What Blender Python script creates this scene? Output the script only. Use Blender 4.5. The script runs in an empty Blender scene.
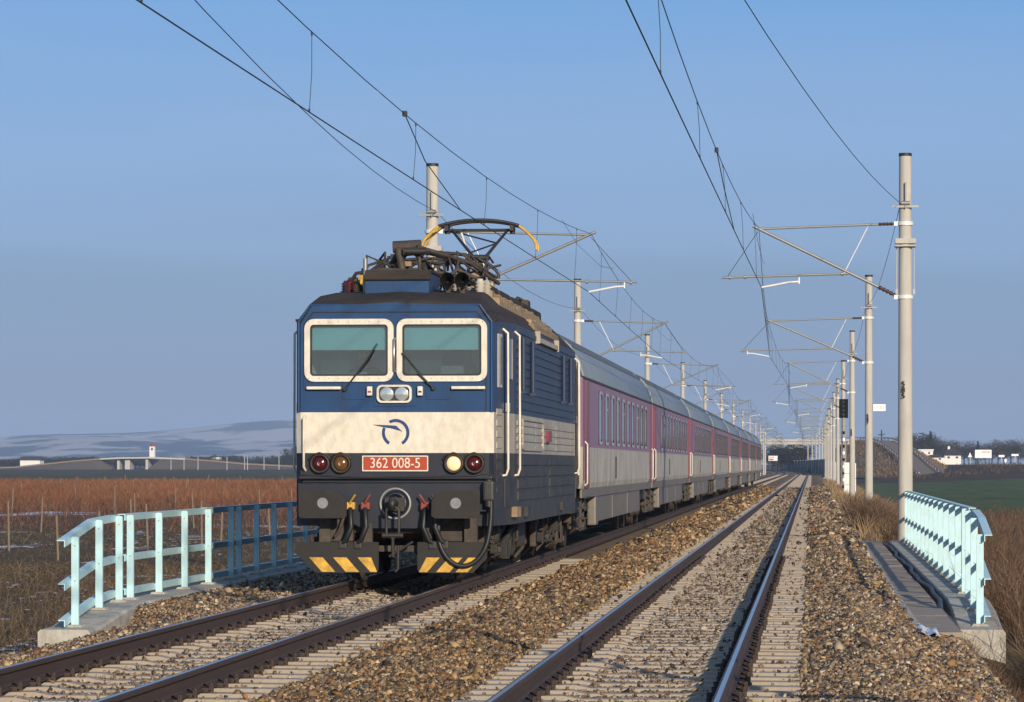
import bpy, bmesh, math, random
import numpy as np
from mathutils import Vector, Matrix

R = math.radians
random.seed(7)
rng = np.random.default_rng(11)
scene = bpy.context.scene
COL = scene.collection

# ------------------------------------------------------------------ camera, sky, sun, exposure
PHI = math.atan(300 / 3300.0)
FPX = 3300.0
EYE = 1.574
cam_d = bpy.data.cameras.new('camera')
cam = bpy.data.objects.new('camera', cam_d)
COL.objects.link(cam)
cam.location = (0, 0, EYE)
cam.rotation_euler = (R(90), 0, PHI)
cam_d.sensor_width = 36
cam_d.lens = 36 * FPX / 1024
cam_d.shift_y = 114 / 1024
cam_d.clip_start = 0.5
cam_d.clip_end = 40000
scene.camera = cam

SUN_EL, SUN_AZ = R(16.0), R(157.5)          # azimuth measured from +Y towards +X
w = bpy.data.worlds.new('World')
scene.world = w
w.use_nodes = True
nt = w.node_tree
for n in list(nt.nodes):
    nt.nodes.remove(n)
wo = nt.nodes.new('ShaderNodeOutputWorld')
bg = nt.nodes.new('ShaderNodeBackground')
sky = nt.nodes.new('ShaderNodeTexSky')
sky.sky_type = 'NISHITA'
sky.sun_disc = False
sky.sun_elevation = SUN_EL
sky.sun_rotation = SUN_AZ
sky.altitude = 150
sky.air_density = 1.0
sky.dust_density = 0.6
sky.ozone_density = 2.5
# the low band of winter haze and a bank of thin cloud, by direction in the sky
tc = nt.nodes.new('ShaderNodeTexCoord')
sep = nt.nodes.new('ShaderNodeSeparateXYZ')
nt.links.new(tc.outputs['Generated'], sep.inputs[0])
mp = nt.nodes.new('ShaderNodeMapping')
mp.inputs['Scale'].default_value = (3.2, 3.2, 30)
nt.links.new(tc.outputs['Generated'], mp.inputs[0])
nz = nt.nodes.new('ShaderNodeTexNoise')
nz.inputs['Scale'].default_value = 1.6
nz.inputs['Detail'].default_value = 4
nt.links.new(mp.outputs[0], nz.inputs['Vector'])
ma = nt.nodes.new('ShaderNodeMath'); ma.operation = 'MULTIPLY_ADD'
ma.inputs[1].default_value = 0.05
nt.links.new(nz.outputs['Fac'], ma.inputs[0])
nt.links.new(sep.outputs['Z'], ma.inputs[2])
rp = nt.nodes.new('ShaderNodeValToRGB')
nt.links.new(ma.outputs[0], rp.inputs[0])
cr = rp.color_ramp
SKYC = [(0.0, (1.45, 2.3, 4.1)), (0.045, (1.45, 2.3, 4.15)), (0.078, (1.5, 2.45, 4.4)), (0.095, (1.8, 2.95, 5.2)), (0.125, (1.9, 3.25, 5.85)), (0.175, (1.25, 3.0, 6.1)), (0.4, (1.15, 2.1, 4.2))]
SKS = 0.092 / 6.0
cr.elements[0].position = SKYC[0][0]; cr.elements[0].color = (*[c / 6 for c in SKYC[0][1]], 1)
cr.elements[1].position = SKYC[-1][0]; cr.elements[1].color = (*[c / 6 for c in SKYC[-1][1]], 1)
for p_, c_ in SKYC[1:-1]:
    e = cr.elements.new(p_); e.color = (*[c / 6 for c in c_], 1)
sc_ = nt.nodes.new('ShaderNodeVectorMath'); sc_.operation = 'SCALE'; sc_.inputs['Scale'].default_value = 6.0
nt.links.new(rp.outputs[0], sc_.inputs[0])
mxw = nt.nodes.new('ShaderNodeMix'); mxw.data_type = 'RGBA'
mrw = nt.nodes.new('ShaderNodeMapRange')          # the sky on the sun's side keeps its own brightness
mrw.inputs['From Min'].default_value = -0.6; mrw.inputs['From Max'].default_value = 0.5
mrw.inputs['To Min'].default_value = 0.62; mrw.inputs['To Max'].default_value = 0.86
nt.links.new(sep.outputs['Y'], mrw.inputs['Value'])
nt.links.new(mrw.outputs[0], mxw.inputs['Factor'])
nt.links.new(sky.outputs[0], mxw.inputs['A'])
nt.links.new(sc_.outputs[0], mxw.inputs['B'])
nt.links.new(mxw.outputs['Result'], bg.inputs[0])
bg.inputs[1].default_value = 0.12
nt.links.new(bg.outputs[0], wo.inputs[0])

sun_d = bpy.data.lights.new('sun', 'SUN')
sun_d.energy = 4.6
sun_d.angle = R(0.55)
sun_d.color = (1.0, 0.87, 0.70)
sun = bpy.data.objects.new('sun', sun_d)
COL.objects.link(sun)
sun_dir = Vector((math.sin(SUN_AZ) * math.cos(SUN_EL), math.cos(SUN_AZ) * math.cos(SUN_EL), math.sin(SUN_EL)))
sun.rotation_euler = (-sun_dir).to_track_quat('-Z', 'Y').to_euler()
sun.location = (30, -60, 30)

vs = scene.view_settings
vs.view_transform = 'Standard'
vs.look = 'None'
vs.exposure = 0.0
vs.gamma = 1.0
vs.use_curve_mapping = False
scene.render.engine = 'CYCLES'
scene.cycles.max_bounces = 6
scene.cycles.volume_bounces = 1
scene.cycles.transparent_max_bounces = 12
scene.cycles.use_denoising = True

# ------------------------------------------------------------------ materials
def lin(c):
    return tuple(((v / 255) / 12.92 if v / 255 <= 0.04045 else ((v / 255 + 0.055) / 1.055) ** 2.4) for v in c)

def mat(name, col, rough=0.6, metal=0.0, var=0.12, scale=4.0, dirt=None, dirt_amt=0.0, dirt_scale=(3, 3, 3), bump=0.0, bscale=40, spec=0.5, coat=0.0, sub=None):
    m = bpy.data.materials.new(name)
    m.use_nodes = True
    t = m.node_tree
    b = t.nodes['Principled BSDF']
    b.inputs['Roughness'].default_value = rough
    b.inputs['Metallic'].default_value = metal
    b.inputs['Specular IOR Level'].default_value = spec
    if coat:
        b.inputs['Coat Weight'].default_value = coat
    tcn = t.nodes.new('ShaderNodeTexCoord')
    n = t.nodes.new('ShaderNodeTexNoise')
    n.inputs['Scale'].default_value = scale
    n.inputs['Detail'].default_value = 6
    t.links.new(tcn.outputs['Object'], n.inputs['Vector'])
    mx = t.nodes.new('ShaderNodeMix'); mx.data_type = 'RGBA'
    mx.inputs['A'].default_value = (*[max(0, c * (1 - var)) for c in col], 1)
    mx.inputs['B'].default_value = (*[min(1, c * (1 + var)) for c in col], 1)
    t.links.new(n.outputs['Fac'], mx.inputs['Factor'])
    out = mx.outputs['Result']
    if dirt is not None:
        mpn = t.nodes.new('ShaderNodeMapping')
        mpn.inputs['Scale'].default_value = dirt_scale
        t.links.new(tcn.outputs['Object'], mpn.inputs[0])
        n2 = t.nodes.new('ShaderNodeTexNoise')
        n2.inputs['Scale'].default_value = 1.0
        n2.inputs['Detail'].default_value = 8
        n2.inputs['Roughness'].default_value = 0.65
        t.links.new(mpn.outputs[0], n2.inputs['Vector'])
        r2 = t.nodes.new('ShaderNodeMapRange')
        r2.inputs['From Min'].default_value = 0.35
        r2.inputs['From Max'].default_value = 0.75
        r2.inputs['To Max'].default_value = dirt_amt
        t.links.new(n2.outputs['Fac'], r2.inputs['Value'])
        m2 = t.nodes.new('ShaderNodeMix'); m2.data_type = 'RGBA'
        t.links.new(r2.outputs[0], m2.inputs['Factor'])
        t.links.new(out, m2.inputs['A'])
        m2.inputs['B'].default_value = (*dirt, 1)
        out = m2.outputs['Result']
    t.links.new(out, b.inputs['Base Color'])
    if bump:
        n3 = t.nodes.new('ShaderNodeTexNoise')
        n3.inputs['Scale'].default_value = bscale
        n3.inputs['Detail'].default_value = 4
        t.links.new(tcn.outputs['Object'], n3.inputs['Vector'])
        bp = t.nodes.new('ShaderNodeBump')
        bp.inputs['Strength'].default_value = bump
        bp.inputs['Distance'].default_value = 0.02
        t.links.new(n3.outputs['Fac'], bp.inputs['Height'])
        t.links.new(bp.outputs[0], b.inputs['Normal'])
    return m

def attr_mat(name, rough=0.9, attr='tint', spec=0.3):
    m = bpy.data.materials.new(name)
    m.use_nodes = True
    t = m.node_tree
    b = t.nodes['Principled BSDF']
    b.inputs['Roughness'].default_value = rough
    b.inputs['Specular IOR Level'].default_value = spec
    a = t.nodes.new('ShaderNodeAttribute')
    a.attribute_name = attr
    t.links.new(a.outputs['Color'], b.inputs['Base Color'])
    return m

def glass_mat(name, tint=(0.85, 0.92, 0.93), refl=0.1):
    m = bpy.data.materials.new(name)
    m.use_nodes = True
    t = m.node_tree
    for n in list(t.nodes):
        t.nodes.remove(n)
    o = t.nodes.new('ShaderNodeOutputMaterial')
    tr = t.nodes.new('ShaderNodeBsdfTransparent'); tr.inputs[0].default_value = (*tint, 1)
    gl = t.nodes.new('ShaderNodeBsdfGlossy'); gl.inputs['Roughness'].default_value = 0.02
    fr = t.nodes.new('ShaderNodeFresnel'); fr.inputs[0].default_value = 1.5
    ad = t.nodes.new('ShaderNodeMath'); ad.operation = 'ADD'; ad.inputs[1].default_value = refl; ad.use_clamp = True
    t.links.new(fr.outputs[0], ad.inputs[0])
    mx = t.nodes.new('ShaderNodeMixShader')
    t.links.new(ad.outputs[0], mx.inputs[0])
    t.links.new(tr.outputs[0], mx.inputs[1]); t.links.new(gl.outputs[0], mx.inputs[2])
    t.links.new(mx.outputs[0], o.inputs[0])
    return m

M = {}
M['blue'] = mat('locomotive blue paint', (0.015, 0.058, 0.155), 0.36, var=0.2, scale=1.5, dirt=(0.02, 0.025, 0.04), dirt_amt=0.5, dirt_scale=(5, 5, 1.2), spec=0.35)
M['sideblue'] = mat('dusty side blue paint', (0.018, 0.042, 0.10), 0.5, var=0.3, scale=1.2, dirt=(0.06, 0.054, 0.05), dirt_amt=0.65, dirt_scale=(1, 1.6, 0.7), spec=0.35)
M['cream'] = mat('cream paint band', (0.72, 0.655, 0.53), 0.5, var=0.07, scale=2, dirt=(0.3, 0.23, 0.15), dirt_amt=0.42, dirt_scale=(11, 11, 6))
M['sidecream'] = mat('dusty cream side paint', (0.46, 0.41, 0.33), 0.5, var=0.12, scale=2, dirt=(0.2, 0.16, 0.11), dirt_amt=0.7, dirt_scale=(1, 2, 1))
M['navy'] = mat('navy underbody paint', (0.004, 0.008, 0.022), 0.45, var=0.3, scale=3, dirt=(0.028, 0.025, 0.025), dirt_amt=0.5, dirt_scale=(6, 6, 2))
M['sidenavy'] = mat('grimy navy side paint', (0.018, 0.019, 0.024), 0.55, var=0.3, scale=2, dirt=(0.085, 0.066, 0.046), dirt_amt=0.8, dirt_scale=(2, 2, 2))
M['roof'] = mat('sooty roof', (0.033, 0.027, 0.022), 0.8, spec=0.2, var=0.35, scale=3, dirt=(0.10, 0.075, 0.05), dirt_amt=0.5, dirt_scale=(2, 2, 2), bump=0.2)
M['grime'] = mat('brake dust grime', (0.035, 0.027, 0.021), 0.7, var=0.5, scale=8, dirt=(0.12, 0.09, 0.06), dirt_amt=0.6, dirt_scale=(6, 6, 6), bump=0.3)
M['grimedark'] = mat('oily black steel', (0.016, 0.014, 0.013), 0.55, var=0.4, scale=8, dirt=(0.06, 0.05, 0.04), dirt_amt=0.5, dirt_scale=(5, 5, 5))
M['rubber'] = mat('black rubber', (0.012, 0.012, 0.013), 0.5, var=0.2)
M['steel'] = mat('bare steel', (0.5, 0.48, 0.45), 0.35, 0.9, var=0.15)
M['white'] = mat('white enamel', (0.74, 0.69, 0.58), 0.45, var=0.06, dirt=(0.30, 0.21, 0.13), dirt_amt=0.45, dirt_scale=(12, 12, 4))
M['yellow'] = mat('yellow warning paint', (0.75, 0.42, 0.04), 0.5, var=0.2, dirt=(0.05, 0.04, 0.03), dirt_amt=0.75, dirt_scale=(9, 9, 9))
M['orange'] = mat('orange number plate', (0.38, 0.045, 0.011), 0.45, var=0.08)
M['plough'] = mat('grey plough steel', (0.017, 0.016, 0.016), 0.55, var=0.35, scale=6, dirt=(0.05, 0.038, 0.026), dirt_amt=0.4, spec=0.3, dirt_scale=(8, 8, 8))
M['redlens'] = mat('red lens', (0.065, 0.007, 0.010), 0.12, var=0.2)
M['amberlens'] = mat('amber lens', (0.12, 0.055, 0.015), 0.12, var=0.2)
M['lens'] = mat('clear lamp lens', (0.62, 0.68, 0.68), 0.08, 0.6, var=0.15, scale=30)
M['logo'] = mat('logo blue', (0.01, 0.045, 0.16), 0.4, var=0.05)
M['rust'] = mat('rusty red fitting', (0.22, 0.05, 0.025), 0.7, var=0.4, scale=20)
M['tan'] = mat('dusty tan resistor cover', (0.36, 0.25, 0.14), 0.8, var=0.35, scale=6, dirt=(0.06, 0.05, 0.04), dirt_amt=0.6, dirt_scale=(5, 5, 5))
M['blind_cloth'] = mat('teal sun blind', (0.22, 0.50, 0.52), 0.8, var=0.06, scale=3)
M['blind'] = glass_mat('tinted teal sun film', (0.30, 0.62, 0.60), 0.0)
_t = M['blind'].node_tree
_d = _t.nodes.new('ShaderNodeBsdfDiffuse'); _d.inputs[0].default_value = (0.24, 0.50, 0.50, 1)
_m = _t.nodes.new('ShaderNodeMixShader'); _m.inputs[0].default_value = 0.62
_o = [q for q in _t.nodes if q.type == 'OUTPUT_MATERIAL'][0]
_tr = [q for q in _t.nodes if q.type == 'BSDF_TRANSPARENT'][0]
_t.links.new(_tr.outputs[0], _m.inputs[1]); _t.links.new(_d.outputs[0], _m.inputs[2]); _t.links.new(_m.outputs[0], _o.inputs[0])
M['cabin'] = mat('grey cab lining', (0.50, 0.54, 0.58), 0.8, var=0.2, scale=2)
M['desk'] = mat('dark driving desk', (0.06, 0.065, 0.075), 0.6, var=0.2)
M['glass'] = glass_mat('cab window glass', (0.84, 0.92, 0.96), 0.09)
M['lilac'] = mat('dusty lilac coach paint', (0.27, 0.145, 0.235), 0.5, var=0.10, scale=0.8, dirt=(0.28, 0.23, 0.23), dirt_amt=0.4, dirt_scale=(1, 0.6, 2.0))
M['coachgrey'] = mat('dusty pale grey coach paint', (0.57, 0.52, 0.43), 0.5, var=0.18, scale=1.5, dirt=(0.17, 0.14, 0.105), dirt_amt=0.8, dirt_scale=(1.5, 1.5, 0.6))
M['skirt'] = mat('grey green coach skirt', (0.135, 0.125, 0.10), 0.5, var=0.25, scale=2, dirt=(0.24, 0.175, 0.14), dirt_amt=0.8, dirt_scale=(2, 0.7, 3))
M['coachroof'] = mat('blue grey coach roof', (0.20, 0.235, 0.265), 0.5, var=0.12, scale=1, dirt=(0.16, 0.17, 0.17), dirt_amt=0.5, dirt_scale=(2, 0.5, 2))
M['maroon'] = mat('dark red coach door', (0.20, 0.012, 0.025), 0.35, var=0.15, dirt=(0.22, 0.1, 0.1), dirt_amt=0.3)
M['pane'] = mat('tinted coach window', (0.035, 0.05, 0.06), 0.06, var=0.2, spec=0.9)
M['winframe'] = mat('aluminium window frame', (0.45, 0.44, 0.45), 0.5, 0.1, var=0.1)
M['concrete'] = mat('mast concrete', (0.50, 0.47, 0.41), 0.85, var=0.12, scale=3, dirt=(0.27, 0.26, 0.24), dirt_amt=0.5, dirt_scale=(8, 8, 0.8), bump=0.15)
M['kerbconcrete'] = mat('pale concrete', (0.50, 0.47, 0.40), 0.88, var=0.15, scale=4, dirt=(0.16, 0.13, 0.09), dirt_amt=0.8, dirt_scale=(5, 5, 2), bump=0.4, bscale=25)
M['galv'] = mat('galvanised tube', (0.30, 0.30, 0.28), 0.5, 0.5, var=0.2)
M['galvlight'] = mat('pale aluminium arm', (0.75, 0.73, 0.68), 0.4, 0.1, var=0.1)
M['insul'] = mat('brown glazed insulator', (0.06, 0.03, 0.02), 0.25, var=0.2)
M['wire'] = mat('dark copper wire', (0.016, 0.015, 0.015), 0.5, var=0.2)
M['dark'] = mat('dark cap', (0.02, 0.02, 0.022), 0.6, var=0.2)
M['rail'] = mat('rusty rail web', (0.042, 0.023, 0.016), 0.75, var=0.3, scale=9, dirt=(0.10, 0.05, 0.03), dirt_amt=0.5, dirt_scale=(6, 1, 6), bump=0.15)
M['railtop'] = mat('polished rail head', (0.50, 0.49, 0.48), 0.28, 1.0, var=0.08)
M['sleeper'] = mat('concrete sleeper', (0.42, 0.345, 0.255), 0.9, var=0.22, scale=5, dirt=(0.21, 0.16, 0.11), dirt_amt=0.7, dirt_scale=(5, 5, 5), bump=0.4, bscale=30)
M['clip'] = mat('rusty rail fastening', (0.045, 0.028, 0.02), 0.75, var=0.3)
M['mint'] = mat('pale turquoise railing paint', (0.49, 0.745, 0.785), 0.45, var=0.05, scale=3, dirt=(0.34, 0.34, 0.28), dirt_amt=0.42, dirt_scale=(14, 14, 5))
M['walk'] = mat('grey walkway slab', (0.34, 0.27, 0.20), 0.9, var=0.15, scale=3, dirt=(0.12, 0.10, 0.08), dirt_amt=0.6, dirt_scale=(4, 4, 4), bump=0.3)
M['signwhite'] = mat('white sign sheet', (0.85, 0.84, 0.82), 0.5, var=0.03)
M['signgrey'] = mat('faded grey lettering', (0.42, 0.40, 0.40), 0.6, var=0.05)
M['black'] = mat('black lettering', (0.006, 0.006, 0.006), 0.7, var=0.05, spec=0.15)
M['smear'] = mat('greasy contact smear', (0.20, 0.20, 0.21), 0.6, var=0.4, scale=25)
M['redpaint'] = mat('red poster ink', (0.65, 0.06, 0.04), 0.5, var=0.1)
M['cabinet'] = mat('white relay cabinet', (0.80, 0.79, 0.75), 0.5, var=0.05, dirt=(0.5, 0.45, 0.38), dirt_amt=0.3)
M['dustplate'] = mat('dull plate', (0.2, 0.17, 0.16), 0.7)
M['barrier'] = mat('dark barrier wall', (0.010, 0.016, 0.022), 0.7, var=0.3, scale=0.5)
M['bridgecon'] = mat('pale bridge concrete', (0.46, 0.44, 0.40), 0.85, var=0.1, scale=0.2)
M['farbank'] = mat('far dark turf', (0.085, 0.07, 0.052), 1.0, var=0.3, scale=0.2)
M['ribs'] = mat('grey roof rib', (0.12, 0.14, 0.16), 0.5)
M['asphalt'] = mat('worn asphalt', (0.21, 0.155, 0.105), 0.9, var=0.15, scale=0.3)
M['bank'] = mat('dry embankment turf', (0.27, 0.165, 0.085), 1.0, var=0.5, scale=0.4, dirt=(0.09, 0.06, 0.035), dirt_amt=0.85, dirt_scale=(.3, .3, .3), bump=1.0, bscale=3)
M['housewhite'] = mat('white render', (0.78, 0.75, 0.70), 0.8, var=0.06)
M['houseroof'] = mat('dark roof tiles', (0.05, 0.04, 0.045), 0.8, var=0.2)
M['spire'] = mat('red spire', (0.25, 0.05, 0.04), 0.7, var=0.15)
M['bark'] = mat('winter bark', (0.06, 0.048, 0.04), 0.95, var=0.3)
M['post'] = mat('weathered vine post', (0.19, 0.145, 0.10), 0.9, var=0.25, scale=6)
M['plastic'] = mat('white plastic scrap', (0.8, 0.8, 0.82), 0.5, var=0.05)
M['skin'] = mat('skin', (0.45, 0.25, 0.17), 0.6, var=0.05)
M['shirt'] = mat('grey work shirt', (0.12, 0.14, 0.19), 0.9, var=0.1)
M['hair'] = mat('dark hair', (0.03, 0.02, 0.015), 0.7, var=0.2)

def lamp_mat(name, col, strength):
    m = bpy.data.materials.new(name); m.use_nodes = True
    b = m.node_tree.nodes['Principled BSDF']
    b.inputs['Base Color'].default_value = (*col, 1)
    b.inputs['Emission Color'].default_value = (*col, 1)
    b.inputs['Emission Strength'].default_value = strength
    b.inputs['Roughness'].default_value = 0.15
    return m
M['lit'] = lamp_mat('lit marker lamp', (0.95, 0.66, 0.36), 0.35)

# ------------------------------------------------------------------ mesh helpers
class MB:
    def __init__(self):
        self.v = []; self.f = []; self.m = []; self.s = []
    def add(self, vs, fs, mi=0, smooth=False):
        o = len(self.v)
        self.v.extend([tuple(p) for p in vs])
        for f in fs:
            self.f.append(tuple(i + o for i in f)); self.m.append(mi); self.s.append(smooth)
    def box(self, x0, x1, y0, y1, z0, z1, mi=0):
        vs = [(x0, y0, z0), (x1, y0, z0), (x1, y1, z0), (x0, y1, z0), (x0, y0, z1), (x1, y0, z1), (x1, y1, z1), (x0, y1, z1)]
        self.add(vs, [(0, 3, 2, 1), (4, 5, 6, 7), (0, 1, 5, 4), (1, 2, 6, 5), (2, 3, 7, 6), (3, 0, 4, 7)], mi)
    def bbox(self, x0, x1, y0, y1, z0, z1, b=0.01, mi=0):
        """box with chamfered edges"""
        bm = bmesh.new()
        bmesh.ops.create_cube(bm, size=1)
        for v in bm.verts:
            v.co = Vector(((x0 + x1) / 2 + v.co.x * (x1 - x0), (y0 + y1) / 2 + v.co.y * (y1 - y0), (z0 + z1) / 2 + v.co.z * (z1 - z0)))
        bmesh.ops.bevel(bm, geom=list(bm.edges), offset=b, segments=2, affect='EDGES', profile=0.7)
        self.bm(bm, mi); bm.free()
    def bm(self, bm, mi=0, smooth=False):
        bm.verts.ensure_lookup_table()
        for i, v in enumerate(bm.verts):
            v.index = i
        self.add([v.co[:] for v in bm.verts], [tuple(v.index for v in f.verts) for f in bm.faces], mi, smooth)
    def tube(self, pts, r, n=8, mi=0, caps=True, smooth=True):
        pts = [Vector(p) for p in pts]
        rs = r if isinstance(r, (list, tuple)) else [r] * len(pts)
        vs = []; fs = []
        prev = None
        for i, p in enumerate(pts):
            if i == 0: d = pts[1] - p
            elif i == len(pts) - 1: d = p - pts[i - 1]
            else: d = (pts[i + 1] - p).normalized() + (p - pts[i - 1]).normalized()
            if d.length < 1e-9: d = Vector((0, 0, 1))
            d.normalize()
            if prev is None:
                a = Vector((0, 0, 1)) if abs(d.z) < 0.9 else Vector((1, 0, 0))
                u = d.cross(a).normalized()
            else:
                u = (prev - d * prev.dot(d))
                u = u.normalized() if u.length > 1e-6 else d.orthogonal().normalized()
            prev = u
            q = d.cross(u)
            for k in range(n):
                t = 2 * math.pi * k / n
                vs.append(p + (u * math.cos(t) + q * math.sin(t)) * rs[i])
        for i in range(len(pts) - 1):
            for k in range(n):
                a = i * n + k; b = i * n + (k + 1) % n
                fs.append((a, b, b + n, a + n))
        self.add(vs, fs, mi, smooth)
        if caps:
            o = len(vs)
            self.add(vs[:n], [tuple(range(n))[::-1]], mi)
            self.add(vs[-n:], [tuple(range(n))], mi)
    def prism(self, poly, axis, a, b, mi=0):
        """extrude polygon (list of 2d) along axis ('x','y','z') from a to b"""
        def P(p, t):
            if axis == 'x': return (t, p[0], p[1])
            if axis == 'y': return (p[0], t, p[1])
            return (p[0], p[1], t)
        n = len(poly)
        vs = [P(p, a) for p in poly] + [P(p, b) for p in poly]
        fs = [tuple(range(n)), tuple(range(n, 2 * n))[::-1]]
        for i in range(n):
            j = (i + 1) % n
            fs.append((i, i + n, j + n, j))
        self.add(vs, fs, mi)
    def ring(self, outer, inner, axis, a, b, mi=0, side=None):
        """frame between two same-length closed outlines, extruded a..b"""
        def P(p, t):
            if axis == 'x': return (t, p[0], p[1])
            if axis == 'y': return (p[0], t, p[1])
            return (p[0], p[1], t)
        n = len(outer)
        vs = [P(p, a) for p in outer] + [P(p, a) for p in inner] + [P(p, b) for p in outer] + [P(p, b) for p in inner]
        fs = []
        for i in range(n):
            j = (i + 1) % n
            fs.append((i, j, n + j, n + i))
            fs.append((2 * n + i, 3 * n + i, 3 * n + j, 2 * n + j))
            fs.append((i, 2 * n + i, 2 * n + j, j))
            fs.append((n + i, n + j, 3 * n + j, 3 * n + i))
        self.add(vs, fs, mi)
        if side is not None:
            for q in range(len(fs)):
                if q % 4 > 1: self.m[len(self.m) - len(fs) + q] = side
    def cyl(self, c, axis, r, a, b, n=20, mi=0, smooth=True):
        x, y, z = c
        e = {'x': Vector((1, 0, 0)), 'y': Vector((0, 1, 0)), 'z': Vector((0, 0, 1))}[axis]
        c = Vector(c)
        self.tube([c + e * a, c + e * b], r, n, mi, True, smooth)
    def lathe(self, c, axis, prof, n=20, mi=0):
        """prof list of (t, r) along the axis"""
        e = {'x': Vector((1, 0, 0)), 'y': Vector((0, 1, 0)), 'z': Vector((0, 0, 1))}[axis]
        u = {'x': Vector((0, 1, 0)), 'y': Vector((0, 0, 1)), 'z': Vector((1, 0, 0))}[axis]
        q = e.cross(u); c = Vector(c)
        vs = []; fs = []
        for t, r in prof:
            for k in range(n):
                an = 2 * math.pi * k / n
                vs.append(c + e * t + (u * math.cos(an) + q * math.sin(an)) * r)
        for i in range(len(prof) - 1):
            for k in range(n):
                a = i * n + k; b = i * n + (k + 1) % n
                fs.append((a, b, b + n, a + n))
        self.add(vs, fs, mi, True)
    def build(self, name, mats, parent=None, recalc=True):
        me = bpy.data.meshes.new(name)
        me.from_pydata(self.v, [], self.f)
        if not isinstance(mats, (list, tuple)): mats = [mats]
        for m in mats:
            me.materials.append(m)
        me.polygons.foreach_set('material_index', self.m)
        me.polygons.foreach_set('use_smooth', self.s)
        if recalc and len(self.f) < 60000:
            bm = bmesh.new(); bm.from_mesh(me)
            bmesh.ops.recalc_face_normals(bm, faces=bm.faces)
            bm.to_mesh(me); bm.free()
        me.update()
        o = bpy.data.objects.new(name, me)
        COL.objects.link(o)
        if parent is not None: o.parent = parent
        return o

def rrect(x0, x1, z0, z1, r, n=5):
    pts = []
    for cx, cz, a0 in ((x1 - r, z1 - r, 0), (x0 + r, z1 - r, 90), (x0 + r, z0 + r, 180), (x1 - r, z0 + r, 270)):
        for k in range(n + 1):
            a = R(a0 + 90 * k / n)
            pts.append((cx + r * math.cos(a), cz + r * math.sin(a)))
    return pts

def tag(o, label=None, cat=None, group=None, kind=None):
    if label: o['label'] = label
    if cat: o['category'] = cat
    if group: o['group'] = group
    if kind: o['kind'] = kind
    return o

def thing(name, label, cat, loc=(0, 0, 0), rz=0.0, group=None):
    o = bpy.data.objects.new(name, None)
    COL.objects.link(o)
    o.empty_display_size = 0.3
    o.location = loc; o.rotation_euler = (0, 0, rz)
    return tag(o, label, cat, group)

def copy_tree(o, parent=None):
    c = o.copy(); COL.objects.link(c)
    if parent is not None: c.parent = parent
    for ch in list(o.children): copy_tree(ch, c)
    return c

def raw_mesh(name, V, F, mats, parent=None, tint=None, smooth=False):
    """V (n,3), F (m,k) with constant k; tint (m,3) per face"""
    me = bpy.data.meshes.new(name)
    V = np.asarray(V, dtype=np.float32); F = np.asarray(F, dtype=np.int32)
    m, k = F.shape
    me.vertices.add(len(V)); me.vertices.foreach_set('co', V.ravel())
    me.loops.add(m * k); me.loops.foreach_set('vertex_index', F.ravel())
    me.polygons.add(m)
    me.polygons.foreach_set('loop_start', np.arange(0, m * k, k, dtype=np.int32))
    me.polygons.foreach_set('loop_total', np.full(m, k, dtype=np.int32))
    if not isinstance(mats, (list, tuple)): mats = [mats]
    for q in mats: me.materials.append(q)
    if tint is not None:
        a = me.attributes.new('tint', 'FLOAT_COLOR', 'FACE')
        a.data.foreach_set('color', np.concatenate([tint, np.ones((m, 1))], 1).astype(np.float32).ravel())
    me.update(calc_edges=True)
    me.validate()
    o = bpy.data.objects.new(name, me)
    COL.objects.link(o)
    if parent is not None: o.parent = parent
    return o

def text_mesh(body, size, name, material, parent, loc, rot, extrude=0.003, xscale=1.0, align='CENTER', bold=0.0):
    c = bpy.data.curves.new(name, 'FONT')
    c.body = body; c.size = size; c.extrude = extrude; c.align_x = align; c.align_y = 'CENTER'; c.offset = bold
    t = bpy.data.objects.new(name + '_curve', c)
    COL.objects.link(t)
    bpy.context.view_layer.update()
    me = bpy.data.meshes.new_from_object(t)
    bpy.data.objects.remove(t)
    me.materials.clear(); me.materials.append(material)
    o = bpy.data.objects.new(name, me)
    COL.objects.link(o)
    o.parent = parent
    o.location = loc; o.rotation_euler = rot; o.scale = (xscale, 1, 1)
    return o

CP, SP = math.cos(PHI), math.sin(PHI)
def spot(px, zc):
    """plan position that the photograph shows in column px at depth zc"""
    xc = (px - 512) / FPX * zc
    return xc * CP - zc * SP, xc * SP + zc * CP
def hgt(py, zc):
    return EYE - (py - 465) / FPX * zc
def bend(Y):
    return 0.0 if Y < 560 else -(Y - 560) ** 2 / (2 * 11700.0)
TR, TL = -1.387, -5.5        # track centres
RAIL_H = 0.172
ORD = ['nearest', 'second', 'third', 'fourth', 'fifth', 'sixth', 'seventh', 'eighth', 'ninth', 'tenth', 'eleventh', 'twelfth', 'thirteenth',
       'fourteenth', 'fifteenth', 'sixteenth', 'seventeenth', 'eighteenth', 'nineteenth', 'twentieth', 'twenty-first', 'twenty-second']

# ================================================================== SETTING
def sm(a, b, x):
    t = min(1, max(0, (x - a) / (b - a)))
    return t * t * (3 - 2 * t)

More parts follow.
